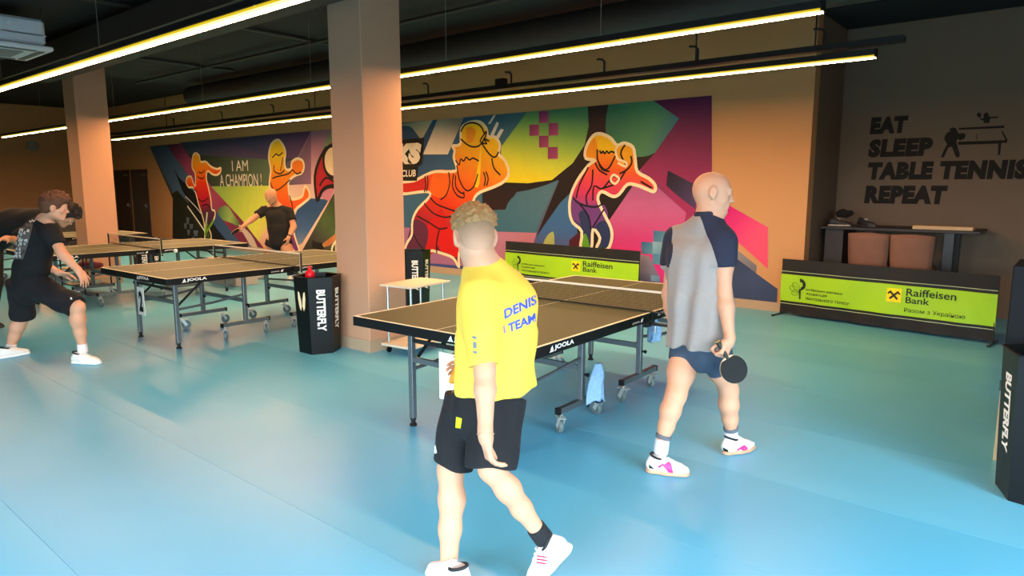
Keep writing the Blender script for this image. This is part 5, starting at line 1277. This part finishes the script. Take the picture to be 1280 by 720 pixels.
for i in range(70):
    v = rr.random(); y_ = 282+v*38; xl = 22-5*v; xr = 41-11*v; x = rr.uniform(xl, xr-2.5); w0, h0 = rr.uniform(1, 2.6), rr.uniform(1.5, 4)
    (a_ if rr.random() < .75 else b_).append([(x, y_), (x+w0, y_-.6), (x+w0*.8, y_+h0), (x-.3, y_+h0*.8)])
decal(a_, bt, m_pg, 'photo_light', .007, 0); decal(b_, bt, mat('print_deep', '2c2a2a', .7), 'photo_dark', .007, 0)
decal_text('ALT YOU', bt, m_logo, (22, 281), (44, 277), (23, 275), .006, .05)
Fd = field_for([hipL, hipR, knL, knR], .008, .18)
Fd.cap(J(35, 350, 6.42), J(36, 362, 6.42), .125, .13, .04, latc, 1.35)
Fd.cap(mid(hipR, knR, -.1), mid(hipR, knR, .98), .125, .105, .05, flat=True); Fd.cap(mid(hipL, knL, -.1), mid(hipL, knL, .98), .125, .10, .05, flat=True)
Fd.add(folds(.005, 18, 14, .5)); sl_ = Fd.mesh('shorts', m_bs, pl_)
decal([[(88, 372), (90, 372), (90, 374.5), (88, 374.5)], [(97, 375), (100, 374.5), (100, 377), (97, 377)]], sl_, m_logo, 'white_emblem')
m_sw = mat('sock_white', 'e4dedb', .9)
for a, k_ in ((akL, knL), (akR, knR)): sock(pl_, mid(a, k_, .10), a-[0, 0, .05], .042, .044, m_sw)
H, T = onz(90, 453.5), onz(134, 455.5); d_ = T-H; shoe(pl_, H, H+d_/np.linalg.norm(d_)*.31, Zp, akR, ('shoe_white3', 'e8e2da'), ('sole_white', 'f2ece4'), 'white sports shoe')
H, T = onz(-3, 449), onz(25, 444); d_ = T-H; shoe(pl_, H, H+d_/np.linalg.norm(d_)*.28, Zp, akL, ('shoe_white3', 'e8e2da'), ('sole_white', 'f2ece4'), 'white sports shoe')

# ================================================================ man in black at the far end of the third table
pf = empty('person', tuple(onz(347, 351)), 0, 'balding man in black sports shirt reaching sideways, beyond the second table', 'person')
D = 11.75
hd = J(338.5, 245.5, D-.15); hf = rel(-.45, -.55, -.65); hu = rel(-.15, .85, -.5); nk = J(344, 257, D)
hipL, hipR = J(356, 300, D), J(341, 300, D+.1); knL, knR = J(362, 325, D-.1), J(334, 324, D+.2); akL, akR = J(368, 347, 11.78), J(326, 344, 12.1)
shL, shR = J(362, 265, D+.02), J(331, 263, D+.02); elR, wrR = J(317, 273, D-.1), J(305, 282, D-.3); elL, wrL = J(367, 283, D-.05), J(361, 297, D-.2)
Fd = field_for([hd+[0, 0, .1], akL, akR, shL, shR, elR, wrR, wrL], .010, .2)
head(Fd, hd, hf, hu, 1.05, nk, .062); latd = RT
f_, l_, u_ = basis(hf, hu); Fd.ell(hd-f_*.02+u_*.03, [f_, l_, u_], (.10, .085, .085), .02)
Fd.cap(nk, J(348, 275, D), .07, .10, .04, latd, 1.4); Fd.cap(J(348, 275, D), J(349, 300, D), .11, .12, .04, latd, 1.2)
Fd.cap(nk, shL, .05, .06, .04); Fd.cap(nk, shR, .05, .06, .04)
limb(Fd, [(shR, .06), (elR, .048), (mid(elR, wrR, .3), .046), (wrR, .030)]); limb(Fd, [(shL, .06), (elL, .05), (mid(elL, wrL, .3), .048), (wrL, .032)])
leg(Fd, hipL, knL, akL, (.105, .085, .062, .066, .042), FW); leg(Fd, hipR, knR, akR, (.105, .085, .062, .066, .042), FW)
hand(Fd, wrR, rel(-.7, -.6, -.2), rel(.3, -.5, .6), rel(-.3, .7, 0), (.9, 1, .5), 1.1); hand(Fd, wrL, rel(-.1, -.9, -.3), rel(-1, 0, 0), rel(-.3, 0, -1), (.5, .5, .3), 1.1)
Fd.mesh('body', m_skin3, pf); eyes(pf, hd, hf, hu, 1.05)
Fd = field_for([shL, shR, elL, elR, J(350, 300, D)], .010, .22)
Fd.cap(J(347, 272, D), J(349, 288, D), .150, .145, .06, latd, 1.35); Fd.cap(J(349, 284, D), J(350, 303, D), .15, .155, .04, latd, 1.2, flat=True)
Fd.cap(nk-[0, 0, .03], shL, .07, .075, .05); Fd.cap(nk-[0, 0, .03], shR, .07, .075, .05)
Fd.cap(shR, mid(shR, elR, .65), .082, .080, .03, flat=True); Fd.cap(shL, mid(shL, elL, .62), .082, .080, .03, flat=True)
Fd.add(folds(.005, 18, 12, .2)); ft = Fd.mesh('shirt', m_bt, pf)
decal([[(347.5, 252.5), (350, 253), (352, 257.5), (350.5, 258)], [(333, 255), (334.5, 255), (332.5, 260), (331.2, 259.5)]], ft, m_logo, 'shoulder_stripe', .01, 0)
Fd = field_for([hipL, hipR, knL, knR], .010, .2)
Fd.cap(J(349, 296, D), J(349, 303, D), .14, .145, .04, latd, 1.2); Fd.cap(hipR, mid(hipR, knR, .3), .115, .115, .04, flat=True); Fd.cap(hipL, mid(hipL, knL, .3), .115, .115, .04, flat=True)
Fd.mesh('shorts', m_bs, pf)
g = G(); a_ = mid(elL, wrL, .9); dw = (wrL-elL)/np.linalg.norm(wrL-elL); b1 = np.cross(dw, Xp); b1 /= np.linalg.norm(b1); b2 = np.cross(dw, b1)
g.tube([a_+(b1*math.cos(q)+b2*math.sin(q))*.040 for q in np.linspace(0, 2*PI, 12)], .012, 6, False).build('wristwatch', m_black, pf, True, True)
for a, k_, hx, hy, tx, ty in ((akL, knL, 371, 350, 359, 352.5), (akR, knR, 330, 347.5, 319, 349.5)):
    sock(pf, mid(a, k_, .2), a-[0, 0, .03], .046, .048, m_sw)
    H, T = onz(hx, hy), onz(tx, ty); d_ = T-H; shoe(pf, H, H+d_/np.linalg.norm(d_)*.29, Zp, a, ('shoe_white3', 'e8e2da'), ('sole_white', 'f2ece4'), 'white sports shoe')
rc = wrR+rel(-.12, -.10, -.06); racket(rc, (wrR-rc)/np.linalg.norm(wrR-rc), rel(.2, .2, -.9)/np.linalg.norm([.2, .2, .9]), np.cross(rel(.2, .2, -.9)/np.linalg.norm([.2, .2, .9]), (wrR-rc)/np.linalg.norm(wrR-rc)), 'dark table tennis bat in the far player\'s outstretched hand')

# ================================================================ person bending over at the left edge
pd = empty('person', tuple(onz(-16, 392)), 0, 'person in black shirt bending forward at the left edge, behind the printed shirt boy', 'person')
D = 7.75
hd = J(82, 270, D-.1); hf = rel(.65, -.65, .1); hu = rel(.72, .68, .1); nk = J(63, 272, D)
shL, shR = J(54, 279, D+.2), J(44, 283, D-.16); elR, wrR = J(20, 300, D-.35), J(8, 298, D-.55); elL, wrL = J(62, 300, D+.1), J(76, 312, D+.05)
hipL, hipR = J(-12, 302, D+.1), J(-16, 302, D-.1); knL, knR = J(-9, 352, D+.12), J(-14, 352, D-.1); akL, akR = J(-14, 401, D+.2), J(-24, 403, D+.02)
Fd = field_for([hd+[0, 0, .1], akL, akR, shL, shR, elR, wrR, wrL, hipR], .011, .2)
head(Fd, hd, hf, hu, 1.0, nk, .055); late = np.cross(nk-J(0, 285, D), Zp)
Fd.cap(nk, J(-6, 292, D), .08, .11, .04, late, 1.3)
limb(Fd, [(shR, .055), (elR, .045), (wrR, .03)]); limb(Fd, [(shL, .055), (elL, .045), (wrL, .03)])
leg(Fd, hipL, knL, akL); leg(Fd, hipR, knR, akR); hand(Fd, wrR, rel(-.1, -.2, -1), rel(0, -1, 0), rel(1, 0, 0), (.4, .4, .3), 1.1); hand(Fd, wrL, rel(.7, -.6, 0), rel(0, -1, 0), rel(0, .3, 1))
Fd.mesh('body', m_skin3, pd); eyes(pd, hd, hf, hu)
f_, l_, u_ = basis(hf, hu); Fd = field_for([hd], .009, .2); Fd.ell(hd-f_*.02+u_*.05, [f_, l_, u_], (.12, .10, .10), .02)
rr = random.Random(12)
for i in range(60):
    th = rr.uniform(0, 2*PI); ph = rr.uniform(0, 1.4); n_ = f_*math.sin(ph)*math.cos(th)+l_*math.sin(ph)*math.sin(th)+u_*math.cos(ph)
    Fd.cap(hd+u_*.05+n_*.095, hd+u_*.05+n_*.13, .016, .009, .01)
Fd.ell(hd+f_*.09-u_*.0, [f_, l_, u_], (.05, .08, .055), .015, cut=True); Fd.mesh('hair', mat('hair_black', '1c1614', .7, noise=(30, .3)), pd)
Fd = field_for([shL, shR, elR, hipR, nk], .010, .22)
Fd.cap(J(44, 279, D), J(14, 282, D), .17, .185, .06, late, 1.25); Fd.cap(J(20, 281, D), J(-14, 298, D), .185, .17, .06, late, 1.15)
Fd.cap(nk-[0, 0, .02], J(44, 279, D), .07, .12, .05); Fd.cap(shR, mid(shR, elR, .75), .085, .085, .04); Fd.cap(shL, mid(shL, elL, .6), .08, .08, .04)
Fd.add(folds(.006, 14, 12, .6)); Fd.mesh('shirt', m_bt, pd)
Fd = field_for([hipL, hipR, knL, akL, akR], .011, .2)
for a, b, c in ((hipL, knL, akL), (hipR, knR, akR)): Fd.cap(a, b, .125, .10, .04); Fd.cap(b, c, .10, .075, .03)
Fd.mesh('trousers', m_bs, pd)
for a in (akL, akR):
    H = np.array([a[0]-.05, a[1]-.08, 0]); shoe(pd, H, H+np.array([.19, .19, 0]), Zp, a, ('shoe_black', '1c1c20'), ('sole_dark', '2c2c2c'), 'dark shoe')
# shoes on the high table
for k, (x, y_, rz, c0, c1, lab) in enumerate(((-2.45, 9.66, .15, ('shoe_charcoal', '2c2828'), ('sole_pale', 'b8aca0'), 'dark sports shoe with pale sole, leftmost on the high table'),
                                        (-2.13, 9.68, -.5, ('shoe_soot', '201e22'), ('sole_soot', '38343a'), 'dark purple sports shoe, right of the pale soled one'))):
    t = empty('sports_shoe', (x, y_, 1.11), 0, lab, 'shoe', 'shoes on the high table'); d_ = np.array([math.cos(rz), math.sin(rz), 0])
    H = np.array([x, y_, 1.11])-d_*.14; up_, _ = shoe(t, H, H+d_*.29, Zp, H+d_*.06+[0, 0, .1], c0, c1, lab)
    del up_['label']
t = empty('folded_jacket', (-2.4, 9.72, 1.22), 0, 'small dark folded garment lying on the leftmost shoe', 'clothing')
Fd = field_for([(-2.40, 9.66, 1.25)], .008, .22); Fd.cap((-2.47, 9.70, 1.275), (-2.33, 9.70, 1.28), .05, .045, .02, Yp, 1.3); Fd.add(folds(.008, 30, 20, 1)); Fd.mesh('cloth', mat('garment_black', '141214', .95), t)
